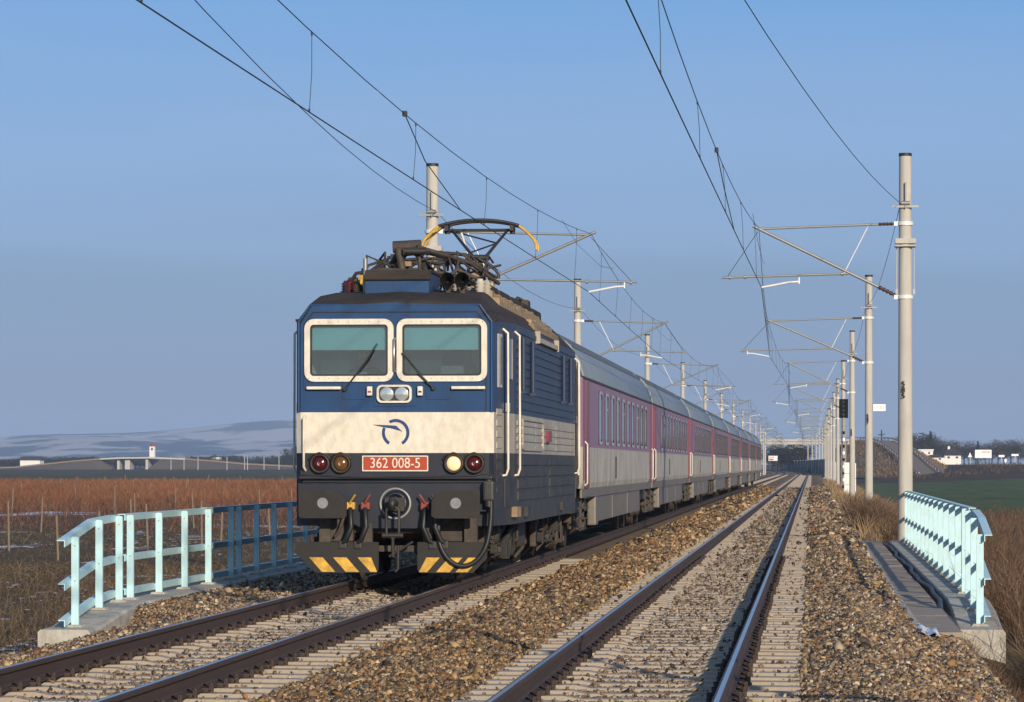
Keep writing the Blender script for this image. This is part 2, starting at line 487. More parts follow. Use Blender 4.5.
def ground_z(X, Y):
    Xr = X - bend(Y)
    if Xr < -3.4:
        prof = [(-1e5, -1.5), (-14, -1.5), (-11, -1.05), (-9.3, -0.80), (-8.6, -0.66), (-8.2, -0.48), (-7.6, -0.33), (-3.4, -0.31)]
    else:
        prof = [(-3.4, -0.31), (1.2, -0.33), (1.75, -0.52), (3.2, -0.9), (5.5, -1.5), (1e5, -1.5)]
    z = prof[-1][1]
    for (xa, za), (xb, zb) in zip(prof, prof[1:]):
        if xa <= Xr <= xb:
            z = za + (zb - za) * (Xr - xa) / (xb - xa); break
    if Xr > 1.7 and Y < 41.1:
        z -= 0.36 * sm(1.7, 1.95, Xr) * (1 - sm(2.6, 4.5, Xr))
    if Xr > 5.5:
        z += sm(10, 40, Xr) * sm(430, 760, Y) * 3.2
    if Xr < -14:
        z += sm(-20, -120, Xr) * sm(800, 1500, Y) * 1.2
    return z

def zone_mat(name, cols, scale, stretch=(1, 1, 1), snow=0.0, snow_scale=0.5, bump=0.4, bscale=6):
    """natural ground: two-scale noise through a ramp, thin patches of old snow where the photo has them"""
    m = bpy.data.materials.new(name); m.use_nodes = True
    t = m.node_tree; b = t.nodes['Principled BSDF']
    b.inputs['Roughness'].default_value = 1.0
    b.inputs['Specular IOR Level'].default_value = 0.1
    g = t.nodes.new('ShaderNodeNewGeometry')
    mpn = t.nodes.new('ShaderNodeMapping'); mpn.inputs['Scale'].default_value = stretch
    t.links.new(g.outputs['Position'], mpn.inputs[0])
    n = t.nodes.new('ShaderNodeTexNoise'); n.inputs['Scale'].default_value = scale; n.inputs['Detail'].default_value = 8; n.inputs['Roughness'].default_value = 0.7
    t.links.new(mpn.outputs[0], n.inputs['Vector'])
    r = t.nodes.new('ShaderNodeValToRGB')
    t.links.new(n.outputs['Fac'], r.inputs[0])
    c = r.color_ramp
    c.elements[0].position = 0.3; c.elements[0].color = (*cols[0], 1)
    c.elements[1].position = 0.7; c.elements[1].color = (*cols[-1], 1)
    for i, q in enumerate(cols[1:-1]):
        e = c.elements.new(0.3 + 0.4 * (i + 1) / (len(cols) - 1)); e.color = (*q, 1)
    out = r.outputs[0]
    if snow:
        n2 = t.nodes.new('ShaderNodeTexNoise'); n2.inputs['Scale'].default_value = snow_scale; n2.inputs['Detail'].default_value = 9; n2.inputs['Roughness'].default_value = 0.75
        m2 = t.nodes.new('ShaderNodeMapping'); m2.inputs['Scale'].default_value = (0.6, 0.25, 1); m2.inputs['Location'].default_value = (3, 1, 0)
        t.links.new(g.outputs['Position'], m2.inputs[0]); t.links.new(m2.outputs[0], n2.inputs['Vector'])
        mr = t.nodes.new('ShaderNodeMapRange'); mr.inputs['From Min'].default_value = 1 - snow; mr.inputs['From Max'].default_value = 1 - snow + 0.04
        t.links.new(n2.outputs['Fac'], mr.inputs['Value'])
        mx = t.nodes.new('ShaderNodeMix'); mx.data_type = 'RGBA'
        t.links.new(mr.outputs[0], mx.inputs['Factor']); t.links.new(out, mx.inputs['A']); mx.inputs['B'].default_value = (0.72, 0.74, 0.8, 1)
        out = mx.outputs['Result']
    t.links.new(out, b.inputs['Base Color'])
    n3 = t.nodes.new('ShaderNodeTexNoise'); n3.inputs['Scale'].default_value = bscale; n3.inputs['Detail'].default_value = 5
    t.links.new(g.outputs['Position'], n3.inputs['Vector'])
    bp = t.nodes.new('ShaderNodeBump'); bp.inputs['Strength'].default_value = bump; bp.inputs['Distance'].default_value = 0.1
    t.links.new(n3.outputs['Fac'], bp.inputs['Height']); t.links.new(bp.outputs[0], b.inputs['Normal'])
    return m

G = [zone_mat('dry grass ground', [(0.045, 0.032, 0.02), (0.10, 0.075, 0.045), (0.16, 0.12, 0.07)], 1.2, snow=0.41, snow_scale=0.5),
     zone_mat('vineyard soil', [(0.055, 0.035, 0.025), (0.10, 0.06, 0.04), (0.14, 0.09, 0.06)], 0.15, snow=0.43, snow_scale=0.16),
     zone_mat('winter crop green', [(0.045, 0.045, 0.024), (0.07, 0.075, 0.036), (0.11, 0.09, 0.055)], 0.15, (1, 0.15, 1)),
     zone_mat('dark ploughed earth', [(0.06, 0.042, 0.03), (0.10, 0.068, 0.048)], 0.05, (1, 0.3, 1)),
     zone_mat('meadow green', [(0.055, 0.07, 0.03), (0.08, 0.115, 0.045), (0.14, 0.125, 0.07)], 0.25, (1, 0.25, 1)),
     zone_mat('far winter land', [(0.05, 0.045, 0.035), (0.09, 0.075, 0.055)], 0.01, (1, 0.3, 1))]

def build_ground():
    xs = [-6000, -4000, -2500, -1600, -1000, -700, -480, -320, -220, -150, -100, -70, -50, -38, -30, -24, -20, -17, -14, -12.5, -11, -10, -9.3, -8.6, -8.2, -7.6, -3.4,
          1.2, 1.75, 1.95, 2.2, 2.6, 3.2, 4.2, 5.5, 7, 9, 12, 16, 20, 25, 32, 40, 55, 75, 100, 140, 200, 300, 450, 700, 1000, 1600, 2500, 4000, 6000]
    ys = [-60, -20, 0, 15, 25, 32, 36, 39, 40.6, 41.2, 45, 55, 65, 80, 100, 120, 135, 150, 168, 200, 240, 280, 330, 380, 430, 455, 500, 550, 600, 650, 700, 760, 800, 900, 1000, 1200, 1400, 1600, 2000, 2600, 3200, 4000, 5000, 6500, 8000]
    b = MB()
    vs = [(x + bend(min(y, 2000)), y, ground_z(x + bend(min(y, 2000)), min(y, 2000))) for y in ys for x in xs]
    nx = len(xs)
    groups = {}
    for j in range(len(ys) - 1):
        for i in range(nx - 1):
            x = (xs[i] + xs[i + 1]) / 2; y = (ys[j] + ys[j + 1]) / 2
            if x < -14:
                k = 0 if y < 150 else 1 if y < 455 else 2 if y < 1200 else 3 if y < 1600 else 5
            elif x > 7:
                k = 0 if y < 120 and x < 40 else 4 if y < 560 else 3 if y < 760 else 5
            else:
                k = 0 if y < 2000 else 5
            groups.setdefault(k, []).append((j * nx + i, j * nx + i + 1, (j + 1) * nx + i + 1, (j + 1) * nx + i))
    b.v = vs
    for k, fs in groups.items():
        for f in fs:
            b.f.append(f); b.m.append(k); b.s.append(True)
    o = b.build('ground', G)
    tag(o, 'brown winter ground and fields', kind='structure')
build_ground()

def ballast_mat():
    m = bpy.data.materials.new('crushed stone ballast'); m.use_nodes = True
    t = m.node_tree; b = t.nodes['Principled BSDF']; b.inputs['Roughness'].default_value = 0.95; b.inputs['Specular IOR Level'].default_value = 0.2
    g = t.nodes.new('ShaderNodeNewGeometry')
    vo = t.nodes.new('ShaderNodeTexVoronoi'); vo.inputs['Scale'].default_value = 17; vo.inputs['Randomness'].default_value = 1
    t.links.new(g.outputs['Position'], vo.inputs['Vector'])
    sp = t.nodes.new('ShaderNodeSeparateColor'); t.links.new(vo.outputs['Color'], sp.inputs[0])
    r = t.nodes.new('ShaderNodeValToRGB'); c = r.color_ramp
    cols = [(0.06, 0.043, 0.03), (0.15, 0.10, 0.058), (0.25, 0.165, 0.09), (0.20, 0.12, 0.06), (0.38, 0.28, 0.18)]
    c.elements[0].color = (*cols[0], 1); c.elements[1].color = (*cols[-1], 1)
    for i, q in enumerate(cols[1:-1]):
        e = c.elements.new((i + 1) / 4); e.color = (*q, 1)
    t.links.new(sp.outputs[0], r.inputs[0])
    a = t.nodes.new('ShaderNodeAttribute'); a.attribute_name = 'dust'
    mx = t.nodes.new('ShaderNodeMix'); mx.data_type = 'RGBA'
    n = t.nodes.new('ShaderNodeTexNoise'); n.inputs['Scale'].default_value = 1.7; n.inputs['Detail'].default_value = 5
    t.links.new(g.outputs['Position'], n.inputs['Vector'])
    mu = t.nodes.new('ShaderNodeMath'); mu.operation = 'MULTIPLY'
    mu.use_clamp = True
    mr = t.nodes.new('ShaderNodeMapRange'); mr.inputs['From Min'].default_value = 0.2; mr.inputs['From Max'].default_value = 0.6
    t.links.new(n.outputs['Fac'], mr.inputs['Value'])
    t.links.new(mr.outputs[0], mu.inputs[0]); t.links.new(a.outputs['Fac'], mu.inputs[1])
    t.links.new(mu.outputs[0], mx.inputs['Factor']); t.links.new(r.outputs[0], mx.inputs['A']); mx.inputs['B'].default_value = (0.30, 0.23, 0.15, 1)
    nb = t.nodes.new('ShaderNodeTexNoise'); nb.inputs['Scale'].default_value = 2.6; nb.inputs['Detail'].default_value = 9; nb.inputs['Roughness'].default_value = 0.8
    t.links.new(g.outputs['Position'], nb.inputs['Vector'])
    rb = t.nodes.new('ShaderNodeMapRange'); rb.inputs['From Min'].default_value = 0.3; rb.inputs['From Max'].default_value = 0.7; rb.inputs['To Min'].default_value = 0.5; rb.inputs['To Max'].default_value = 1.3
    t.links.new(nb.outputs['Fac'], rb.inputs['Value'])
    vm = t.nodes.new('ShaderNodeVectorMath'); vm.operation = 'SCALE'
    t.links.new(mx.outputs['Result'], vm.inputs[0]); t.links.new(rb.outputs[0], vm.inputs['Scale'])
    t.links.new(vm.outputs[0], b.inputs['Base Color'])
    bp = t.nodes.new('ShaderNodeBump'); bp.inputs['Strength'].default_value = 0.8; bp.inputs['Distance'].default_value = 0.03; bp.invert = True
    t.links.new(vo.outputs['Distance'], bp.inputs['Height']); t.links.new(bp.outputs[0], b.inputs['Normal'])
    return m
M['ballast'] = ballast_mat()

BED = [(-8.62, -0.26, 0), (-8.2, -0.225, 0), (-7.6, -0.22, 0), (-7.2, -0.20, 0.2), (-6.9, -0.222, 0.9), (-6.0, -0.222, 0.9), (-5.85, -0.24, 0.6), (-5.15, -0.24, 0.6), (-5.0, -0.222, 0.9), (-4.15, -0.222, 0.9), (-3.95, -0.2, 0.1),
       (-3.4, -0.15, 0), (-2.95, -0.2, 0.1), (-2.78, -0.222, 0.9), (-1.85, -0.222, 0.9), (-1.7, -0.24, 0.6), (-1.05, -0.24, 0.6), (-0.92, -0.222, 0.9), (-0.05, -0.222, 0.9), (0.12, -0.19, 0.2), (0.5, -0.14, 0), (0.95, -0.22, 0), (1.25, -0.29, 0), (1.6, -0.34, 0), (1.85, -0.6, 0)]
def bed_z(x):
    return np.interp(x, [p[0] for p in BED], [p[1] for p in BED])
def bed_dip(X, Y):
    t = np.clip((-7.4 - X) / 1.1, 0, 1); f = np.clip((41.3 - Y) / 1.0, 0, 1)
    return -0.36 * t * f
def build_bed():
    ys = [-20, 0, 20, 36, 40.3, 41.3, 60, 80, 100] + list(range(120, 460, 40)) + list(range(460, 1500, 25))
    b = MB()
    dust = []
    for y in ys:
        for (x, z, d) in BED:
            b.v.append((x + bend(y), y, z + float(bed_dip(np.float64(x), np.float64(y))))); dust.append(d)
    n = len(BED)
    for j in range(len(ys) - 1):
        for i in range(n - 1):
            b.f.append((j * n + i, j * n + i + 1, (j + 1) * n + i + 1, (j + 1) * n + i)); b.m.append(0); b.s.append(True)
    o = b.build('trackbed', M['ballast'])
    a = o.data.attributes.new('dust', 'FLOAT', 'POINT')
    a.data.foreach_set('value', dust)
    tag(o, 'brown crushed stone trackbed under both tracks', kind='structure')
build_bed()

# ------------------------------------------------------------------ rails and sleepers
def build_rail(xc, label):
    prof = [(-0.036, -0.006), (-0.030, -0.0015), (-0.017, 0), (0.019, 0), (0.030, -0.0015), (0.036, -0.006), (0.036, -0.034), (0.030, -0.042), (0.010, -0.052), (0.009, -0.13), (0.020, -0.148), (0.075, -0.160), (0.075, -RAIL_H),
            (-0.075, -RAIL_H), (-0.075, -0.160), (-0.020, -0.148), (-0.009, -0.13), (-0.010, -0.052), (-0.030, -0.042), (-0.036, -0.034)]
    ys = [-20, 40, 100, 200, 300, 450] + list(range(475, 1500, 25))
    b = MB(); n = len(prof)
    for y in ys:
        for x, z in prof:
            b.v.append((x + xc + bend(y), y, z))
    for j in range(len(ys) - 1):
        for i in range(n):
            k = (i + 1) % n
            b.f.append((j * n + i, j * n + k, (j + 1) * n + k, (j + 1) * n + i))
            b.m.append(1 if i == 2 else 0); b.s.append(False)
    b.f.append(tuple(range(n))); b.m.append(0); b.s.append(False)
    o = b.build('rail', [M['rail'], M['railtop']])
    tag(o, label, 'rail', 'running rails of the two tracks')
G2 = 0.7525
build_rail(TR + G2, 'shiny steel rail nearest the walkway, right rail of the empty track')
build_rail(TR - G2, 'rusty brown sided rail, left rail of the empty right track')
build_rail(TL + G2, 'rail on the side of the stone strip, right rail of the train track')
build_rail(TL - G2, 'rail nearest the turquoise left railings, left rail of the train track')

def sleeper_mb(x=0, y=0):
    b = MB()
    secs = [(-1.3, 0.11, -0.205), (-1.27, 0.125, -0.192), (-0.5, 0.125, -0.186), (-0.38, 0.105, -0.212), (0.38, 0.105, -0.212), (0.5, 0.125, -0.186), (1.27, 0.125, -0.192), (1.3, 0.11, -0.205)]
    vs = []; fs = []
    for sx, hw, zt in secs:
        vs += [(x + sx, y - hw - 0.03, -0.36), (x + sx, y - hw, zt - 0.03), (x + sx, y - hw + 0.022, zt), (x + sx, y + hw - 0.022, zt), (x + sx, y + hw, zt - 0.03), (x + sx, y + hw + 0.03, -0.36)]
    for i in range(len(secs) - 1):
        for k in range(5):
            a = i * 6 + k
            fs.append((a, a + 1, a + 7, a + 6))
    fs += [(0, 1, 2, 3, 4, 5), tuple(range(42, 48))[::-1]]
    b.add(vs, fs)
    return b
def clip_mb(xc, s):
    b = MB()
    if True:
        b.bbox(xc + s * 0.075 - 0.03, xc + s * 0.075 + 0.03, -0.06, 0.06, -0.186, -0.148, 0.012)
        b.tube([(xc + s * 0.11, -0.05, -0.165), (xc + s * 0.115, -0.045, -0.135), (xc + s * 0.06, 0.0, -0.128), (xc + s * 0.115, 0.045, -0.135), (xc + s * 0.11, 0.05, -0.165)], 0.011, 6)
        b.cyl((xc + s * 0.115, 0, 0), 'z', 0.02, -0.19, -0.115, 8)
    return b
def build_sleepers():
    for tx, word, yend in ((TR, 'concrete sleeper half buried in stones under the empty right track', 120.0), (TL, 'concrete sleeper half buried in stones under the train track', 62.0)):
        src = None; y = 18.0; k = 0
        while y < yend:
            if src is None:
                o = sleeper_mb().build('sleeper', M['sleeper'])
                for s in (-1, 1):
                    for e in (-1, 1): clip_mb(s * G2, e).build('rail_fastening', M['clip'], o)
                src = o; first = True
            else:
                o = src.copy(); COL.objects.link(o)
                if y < 62:
                    for ch in src.children:
                        c = ch.copy(); COL.objects.link(c); c.parent = o
            tag(o, word, 'sleeper', 'sleepers of the empty right track' if tx == TR else 'sleepers of the train track')
            o.location = (tx + random.uniform(-0.015, 0.015), y, random.uniform(-0.006, 0.004))
            o.rotation_euler = (0, 0, random.uniform(-0.008, 0.008))
            y += 0.6; k += 1
    b = MB(); y = 120.0
    while y < 600:
        q = sleeper_mb(TR + bend(y), y); b.add(q.v, q.f)
        if y > 280:
            q = sleeper_mb(TL + bend(y), y); b.add(q.v, q.f)
        y += 0.6
    o = b.build('far_sleepers', M['sleeper'], recalc=False)
    tag(o, 'far rows of concrete sleepers running to the bridge', 'sleepers', kind='stuff')
build_sleepers()

# ------------------------------------------------------------------ ballast stones near the camera
def in_view(X, Y, pad=110):
    xc = X * CP + Y * SP; zc = -X * SP + Y * CP
    px = 512 + FPX * xc / np.maximum(zc, 0.1)
    return (px > -pad) & (px < 1024 + pad) & (zc > 18.2)
def build_stones():
    P = []; S = []; T = []
    pal = np.array([(0.055, 0.045, 0.04), (0.13, 0.095, 0.065), (0.23, 0.165, 0.10), (0.31, 0.23, 0.145), (0.46, 0.38, 0.27), (0.25, 0.14, 0.06), (0.17, 0.14, 0.115), (0.36, 0.27, 0.16)])
    for (y0, y1, dens, size) in ((17.5, 28, 1800, 0.024), (28, 42, 1300, 0.027), (42, 70, 600, 0.036), (70, 125, 150, 0.058), (125, 260, 36, 0.095)):
        n = int((y1 - y0) * 10.3 * dens)
        X = rng.uniform(-8.6, 1.72, n); Y = rng.uniform(y0, y1, n)
        k = in_view(X, Y)
        k &= ~((X < -4.2) & (X > -6.8) & (Y > 52))
        k &= ~((X > 1.15) & (Y > 37.2)) 
        X = X[k]; Y = Y[k]
        d = np.minimum(np.abs(X - TR), np.abs(X - TL))
        ph = np.mod(Y - 18.0 + 0.3, 0.6) - 0.3
        on = (d < 1.33) & (np.abs(ph) < 0.115)
        rail = np.abs(d - G2) < 0.10
        # bare dusty strips on the sleeper ends, thin spill here and there
        strip = (d > 0.5) & (d < 1.22)
        keep = np.ones(len(X), bool)
        u = rng.random(len(X))
        keep &= ~(on & (u > 0.05)); keep &= ~rail
        keep &= ~(strip & ~on & (u > 0.13)); keep &= ~((d < 0.5) & (u > 0.5)); keep &= ~(on & (u > 0.03))
        X = X[keep]; Y = Y[keep]; d = d[keep]; on = on[keep]
        s = size * rng.lognormal(0, 0.28, len(X))
        s = np.where(d < 1.28, s * 0.78, s)
        z = bed_z(X) + bed_dip(X, Y) + s * rng.uniform(-0.1, 0.42, len(X))
        inside = d < 1.3
        z = np.where(inside, np.minimum(z, np.where(d < 0.42, -0.229, -0.236) + 0.008 * rng.standard_normal(len(X))), z)
        z = np.where(on, -0.185 + s * 0.2, z)
        P.append(np.stack([X, Y, z], 1)); S.append(s)
        ci = rng.integers(0, len(pal), len(X))
        t = pal[ci] * rng.uniform(0.65, 1.2, (len(X), 1)) * np.array([1.16, 1.08, 0.98])
        # rusty brown between the tracks, greyer inside them
        mid = (X > -4.3) & (X < -2.6)
        blotch = 0.5 + 0.5 * np.sin(X * 2.1 + 1.3 * np.sin(Y * 0.33)) * np.sin(Y * 0.41 + 0.8 * np.sin(X * 1.7))
        t = np.where(mid[:, None], t * np.array([1.03, 0.96, 0.84]) * (0.78 + 0.3 * blotch[:, None]), t)
        ins = inside & ~mid
        t = np.where(ins[:, None], t * 0.60 + 0.22 * t.mean(1, keepdims=True) * np.array([1.1, 1.0, .9]), t)
        T.append(t)
    P = np.concatenate(P); S = np.concatenate(S); T = np.concatenate(T)
    n = len(P)
    base = np.array([(-1, -1, -1), (1, -1, -1), (1, 1, -1), (-1, 1, -1), (-1, -1, 1), (1, -1, 1), (1, 1, 1), (-1, 1, 1)], float) * 0.5
    V = base[None] + rng.uniform(-0.34, 0.34, (n, 8, 3))
    V *= (np.stack([rng.uniform(0.7, 1.35, n), rng.uniform(0.6, 1.15, n), rng.uniform(0.5, 0.95, n)], 1) * S[:, None])[:, None, :]
    # random rotations
    q = rng.standard_normal((n, 4)); q /= np.linalg.norm(q, axis=1, keepdims=True)
    w_, x_, y_, z_ = q.T
    Rm = np.stack([np.stack([1 - 2 * (y_ * y_ + z_ * z_), 2 * (x_ * y_ - z_ * w_), 2 * (x_ * z_ + y_ * w_)], 1),
                   np.stack([2 * (x_ * y_ + z_ * w_), 1 - 2 * (x_ * x_ + z_ * z_), 2 * (y_ * z_ - x_ * w_)], 1),
                   np.stack([2 * (x_ * z_ - y_ * w_), 2 * (y_ * z_ + x_ * w_), 1 - 2 * (x_ * x_ + y_ * y_)], 1)], 1)
    V = np.einsum('nij,nkj->nki', Rm, V) + P[:, None, :]
    F = np.array([(0, 3, 2, 1), (4, 5, 6, 7), (0, 1, 5, 4), (1, 2, 6, 5), (2, 3, 7, 6), (3, 0, 4, 7)])
    FF = (F[None] + (np.arange(n) * 8)[:, None, None]).reshape(-1, 4)
    tint = np.repeat(T, 6, axis=0)
    o = raw_mesh('ballast_stones', V.reshape(-1, 3), FF, attr_mat('broken stone', 0.9), tint=np.clip(tint, 0, 1))
    tag(o, 'loose angular brown and grey ballast stones around the tracks', 'ballast', kind='stuff')
    print('stones', n)
build_stones()

# ------------------------------------------------------------------ vegetation made of blades and stems
def blades(P, H, W, lean, cols, kinks=2, twigs=0, seed=1):
    """P (n,3) roots; each stem is a strip of quads bending over, with optional side twigs"""
    g = np.random.default_rng(seed)
    def strips(P, D, H, W, bendv):
        n = len(P)
        side = np.cross(D, g.standard_normal((n, 3))); side /= np.linalg.norm(side, axis=1, keepdims=True) + 1e-9
        vs = []
        for i in range(kinks + 1):
            f = i / kinks
            c = P + D * (H * f)[:, None] + bendv * (H * f * f)[:, None]
            wd = (W * (1 - 0.75 * f))[:, None] * side * 0.5
            vs += [c - wd, c + wd]
        V = np.stack(vs, 1)
        F = np.array([(2 * i, 2 * i + 1, 2 * i + 3, 2 * i + 2) for i in range(kinks)])
        return V, F
    n = len(P)
    D = np.stack([g.normal(0, lean, n), g.normal(0, lean, n), np.ones(n)], 1); D /= np.linalg.norm(D, axis=1, keepdims=True)
    B = np.stack([g.normal(0, lean * 0.8, n), g.normal(0, lean * 0.8, n), -np.abs(g.normal(0, 0.15, n))], 1)
    V, F = strips(P, D, H, W, B)
    allV = [V]; col = [cols]
    for t in range(twigs):
        f = g.uniform(0.25, 0.9, n)
        Pt = P + D * (H * f)[:, None] + B * (H * f * f)[:, None]
        Dt = D * 0.8 + np.stack([g.normal(0, 0.55, n), g.normal(0, 0.55, n), g.uniform(-0.1, 0.5, n)], 1); Dt /= np.linalg.norm(Dt, axis=1, keepdims=True)
        Vt, _ = strips(Pt, Dt, H * g.uniform(0.2, 0.45, n), W * 0.7, B)
        allV.append(Vt); col.append(cols)
    V = np.concatenate(allV); C = np.concatenate(col)
    m = len(V); k = V.shape[1]
    FF = (F[None] + (np.arange(m) * k)[:, None, None]).reshape(-1, 4)
    return V.reshape(-1, 3), FF, np.repeat(C, kinks, axis=0)

VEG = attr_mat('dry vegetation', 0.95, spec=0.15)
def palette(n, cols, g=rng, jit=0.25):
    c = np.array(cols)[g.integers(0, len(cols), n)]
    return np.clip(c * g.uniform(1 - jit, 1 + jit, (n, 1)), 0, 1)
gz = np.vectorize(ground_z)

def veg_patch(name, label, cat, n, xr, yr, h, wd, lean, cols, twigs=0, clump=0, seed=1, extra=None, pad=200, kinks=2):
    g = np.random.default_rng(seed)
    X = g.uniform(*xr, n); Y = g.uniform(*yr, n)
    if clump:
        cx = g.uniform(*xr, clump); cy = g.uniform(*yr, clump)
        i = g.integers(0, clump, n)
        sc = min(0.9, (xr[1] - xr[0]) / 6)
        X = cx[i] + g.normal(0, sc, n); Y = cy[i] + g.normal(0, sc * 1.3, n)
    k = in_view(X, Y, pad)
    if extra is not None: k &= extra(X, Y)
    X = X[k]; Y = Y[k]; n = len(X)
    P = np.stack([X, Y, gz(X, Y) - 0.02], 1)
    H = g.uniform(*h, n)
    V, F, C = blades(P, H, np.full(n, wd) * g.uniform(0.7, 1.3, n) * (0.6 + Y / 90), lean, palette(n, cols, g), kinks=kinks, twigs=twigs, seed=seed)
    o = raw_mesh(name, V, F, VEG, tint=C)
    tag(o, label, cat, kind='stuff')
    return o
SCRUB = [(0.10, 0.06, 0.04), (0.14, 0.085, 0.055), (0.07, 0.045, 0.032), (0.18, 0.12, 0.075)]
GOLD = [(0.30, 0.21, 0.11), (0.22, 0.15, 0.08), (0.38, 0.28, 0.16), (0.14, 0.09, 0.05)]
DRY = [(0.09, 0.062, 0.038), (0.13, 0.09, 0.055), (0.06, 0.042, 0.028), (0.18, 0.135, 0.085)]
off_block = lambda X, Y: ~((X < 2.6) & (Y < 79))
veg_patch('scrub', 'dense dead brown scrub on the slope right of the railing', 'scrub', 30000, (1.75, 9), (22, 82), (0.5, 1.25), 0.011, 0.24, SCRUB, twigs=4, seed=3, extra=off_block)
veg_patch('dry_grass', 'short dead weeds on the verge before the concrete block', 'weeds', 5000, (1.6, 2.7), (24, 40), (0.08, 0.3), 0.008, 0.35, SCRUB, twigs=1, seed=13, extra=lambda X, Y: X > 1.55 + 0.02 * (38 - Y))
veg_patch('scrub', 'brown weeds lining the edge of the green meadow', 'weeds', 16000, (4, 26), (80, 190), (0.35, 1.0), 0.010, 0.22, SCRUB, twigs=3, seed=4)
veg_patch('dry_grass', 'straw coloured dry grass tufts around the masts beside the walkway end', 'grass', 26000, (1.15, 4.6), (79, 330), (0.25, 0.9), 0.012, 0.26, GOLD, twigs=0, clump=420, seed=5, extra=lambda X, Y: X > 1.25)
veg_patch('dead_bush', 'dark leafless bush at the foot of the second mast', 'bush', 2600, (1.5, 2.3), (95, 118), (0.5, 1.15), 0.011, 0.25, [(0.10, 0.065, 0.045), (0.15, 0.10, 0.07)], twigs=4, clump=9, seed=6)
veg_patch('dry_grass', 'matted brown grass on the left bank below the railing', 'grass', 60000, (-26, -9.3), (40.5, 100), (0.04, 0.22), 0.012, 0.7, DRY, seed=7)
veg_patch('dry_grass', 'sparse trampled grass before the left concrete block', 'grass', 5000, (-12, -8.3), (30, 40.5), (0.03, 0.14), 0.008, 0.7, DRY, seed=17)
veg_patch('dry_grass', 'brown grass between the left bank and the vineyard', 'grass', 26000, (-44, -12), (95, 172), (0.05, 0.26), 0.011, 0.6, DRY, seed=8)
veg_patch('dead_weeds', 'tall dry weed stalks on the left bank', 'weeds', 3500, (-22, -9.6), (42, 90), (0.3, 0.75), 0.007, 0.25, DRY, twigs=3, clump=120, seed=9)

def build_snow():
    g = np.random.default_rng(77)
    V = []; F = []
    spots_ = []
    for k in range(60):
        zc = g.uniform(38, 150); px = g.uniform(-20, 330); x, y = spot(px, zc)
        if x < -9.4 and (zc > 44 or x < -9.9): (zc < 95 or g.random() < 0.4) and spots_.append((x, y, zc))
    for x, y, zc in spots_:
        for q in range(g.integers(6, 16)):
            cx = x + g.normal(0, 0.35 + zc / 200); cy = y + g.normal(0, 0.5 + zc / 60); r = g.uniform(0.02, 0.075) * (0.7 + zc / 120)
            z = float(ground_z(cx, cy)) + g.uniform(0.02, 0.09); o = len(V)
            if cx > -9.35: continue
            n = 7
            V.append((cx, cy, z))
            for i in range(n):
                a = 2 * math.pi * i / n; rr = r * g.uniform(0.5, 1.3); V.append((cx + rr * math.cos(a), cy + rr * 2.2 * math.sin(a), z - g.uniform(0.0, 0.02)))
            for i in range(n): F.append((o, o + 1 + i, o + 1 + (i + 1) % n))
    m = mat('old crusted snow', (0.62, 0.64, 0.68), 0.8, var=0.15, scale=8)
    o = raw_mesh('snow', V, F, m); tag(o, 'scattered crusts of old snow in the brown grass', 'snow', kind='stuff')
build_snow()
def build_vineyard():
    g = np.random.default_rng(21)
    X = []; Y = []
    y = 150.0
    while y < 452:
        step = 2.4 if y > 200 else 5.0
        xa = spot(-140, y)[0]; xb = spot(560, y)[0]
        n = int((xb - xa) * (14 if y > 215 else 5))
        X.append(g.uniform(xa, xb, n)); Y.append(np.full(n, y) + g.normal(0, 0.3, n))
        y += step
    X = np.concatenate(X); Y = np.concatenate(Y); n = len(X)
    P = np.stack([X, Y, np.full(n, -1.52)], 1)
    H = g.uniform(0.8, 1.45, n) * np.where(Y < 200, 0.75, 1.0)
    near = (Y < 215)[:, None]
    c = np.where(near, palette(n, [(0.12, 0.06, 0.04), (0.16, 0.09, 0.06), (0.09, 0.05, 0.035)], g), palette(n, [(0.19, 0.078, 0.038), (0.24, 0.105, 0.05), (0.14, 0.055, 0.032), (0.15, 0.085, 0.05)], g))
    c = c * (0.95 + 0.45 * np.clip(0.5 + 0.5 * np.sin(X * 0.21 + 2 * np.sin(Y * 0.05)) * np.sin(Y * 0.11 + 1.5 * np.sin(X * .09)), 0, 1))[:, None]
    V, F, C = blades(P, H, np.full(n, 0.022) * (0.6 + Y / 180), 0.22, c, kinks=1, twigs=3, seed=22)
    o = raw_mesh('vineyard', V, F, VEG, tint=C)
    tag(o, 'rusty red brown rows of bare winter vines left of the train', 'vineyard', kind='stuff')
build_vineyard()

def build_vine_posts():
    g = random.Random(5)
    b = MB()
    b.tube([(0, 0, -0.05), (0.01, 0, 0.9), (0, 0, 1.65)], [0.055, 0.05, 0.045], 7)
    src = None
    px = [(9, 118), (41, 150), (58, 106), (98, 103), (76, 240), (135, 190), (148, 112), (131, 128), (194, 160), (202, 118), (221, 130), (241, 122), (270, 140), (288, 118), (22, 300), (60, 340), (88, 280), (105, 400),
          (133, 330), (150, 260), (173, 360), (186, 300), (214, 380), (226, 290), (255, 330), (276, 270), (292, 210), (12, 210), (115, 205), (175, 215), (260, 200), (40, 420), (77, 440), (125, 440), (165, 430), (208, 440), (240, 425), (282, 430)]
    for x, zc in px:
        X, Y = spot(x, zc)
        if src is None:
            src = b.build('vine_post', M['post']); o = src
        else:
            o = src.copy(); COL.objects.link(o)
        tag(o, 'weathered wooden post standing among the bare vines', 'post', 'wooden posts in the vineyard')
        o.location = (X, Y, -1.5); o.rotation_euler = (g.uniform(-0.05, 0.05), g.uniform(-0.05, 0.05), g.uniform(0, 6))
        s = g.uniform(0.85, 1.1); o.scale = (0.72 + zc / 900, 0.72 + zc / 900, s)
build_vine_posts()

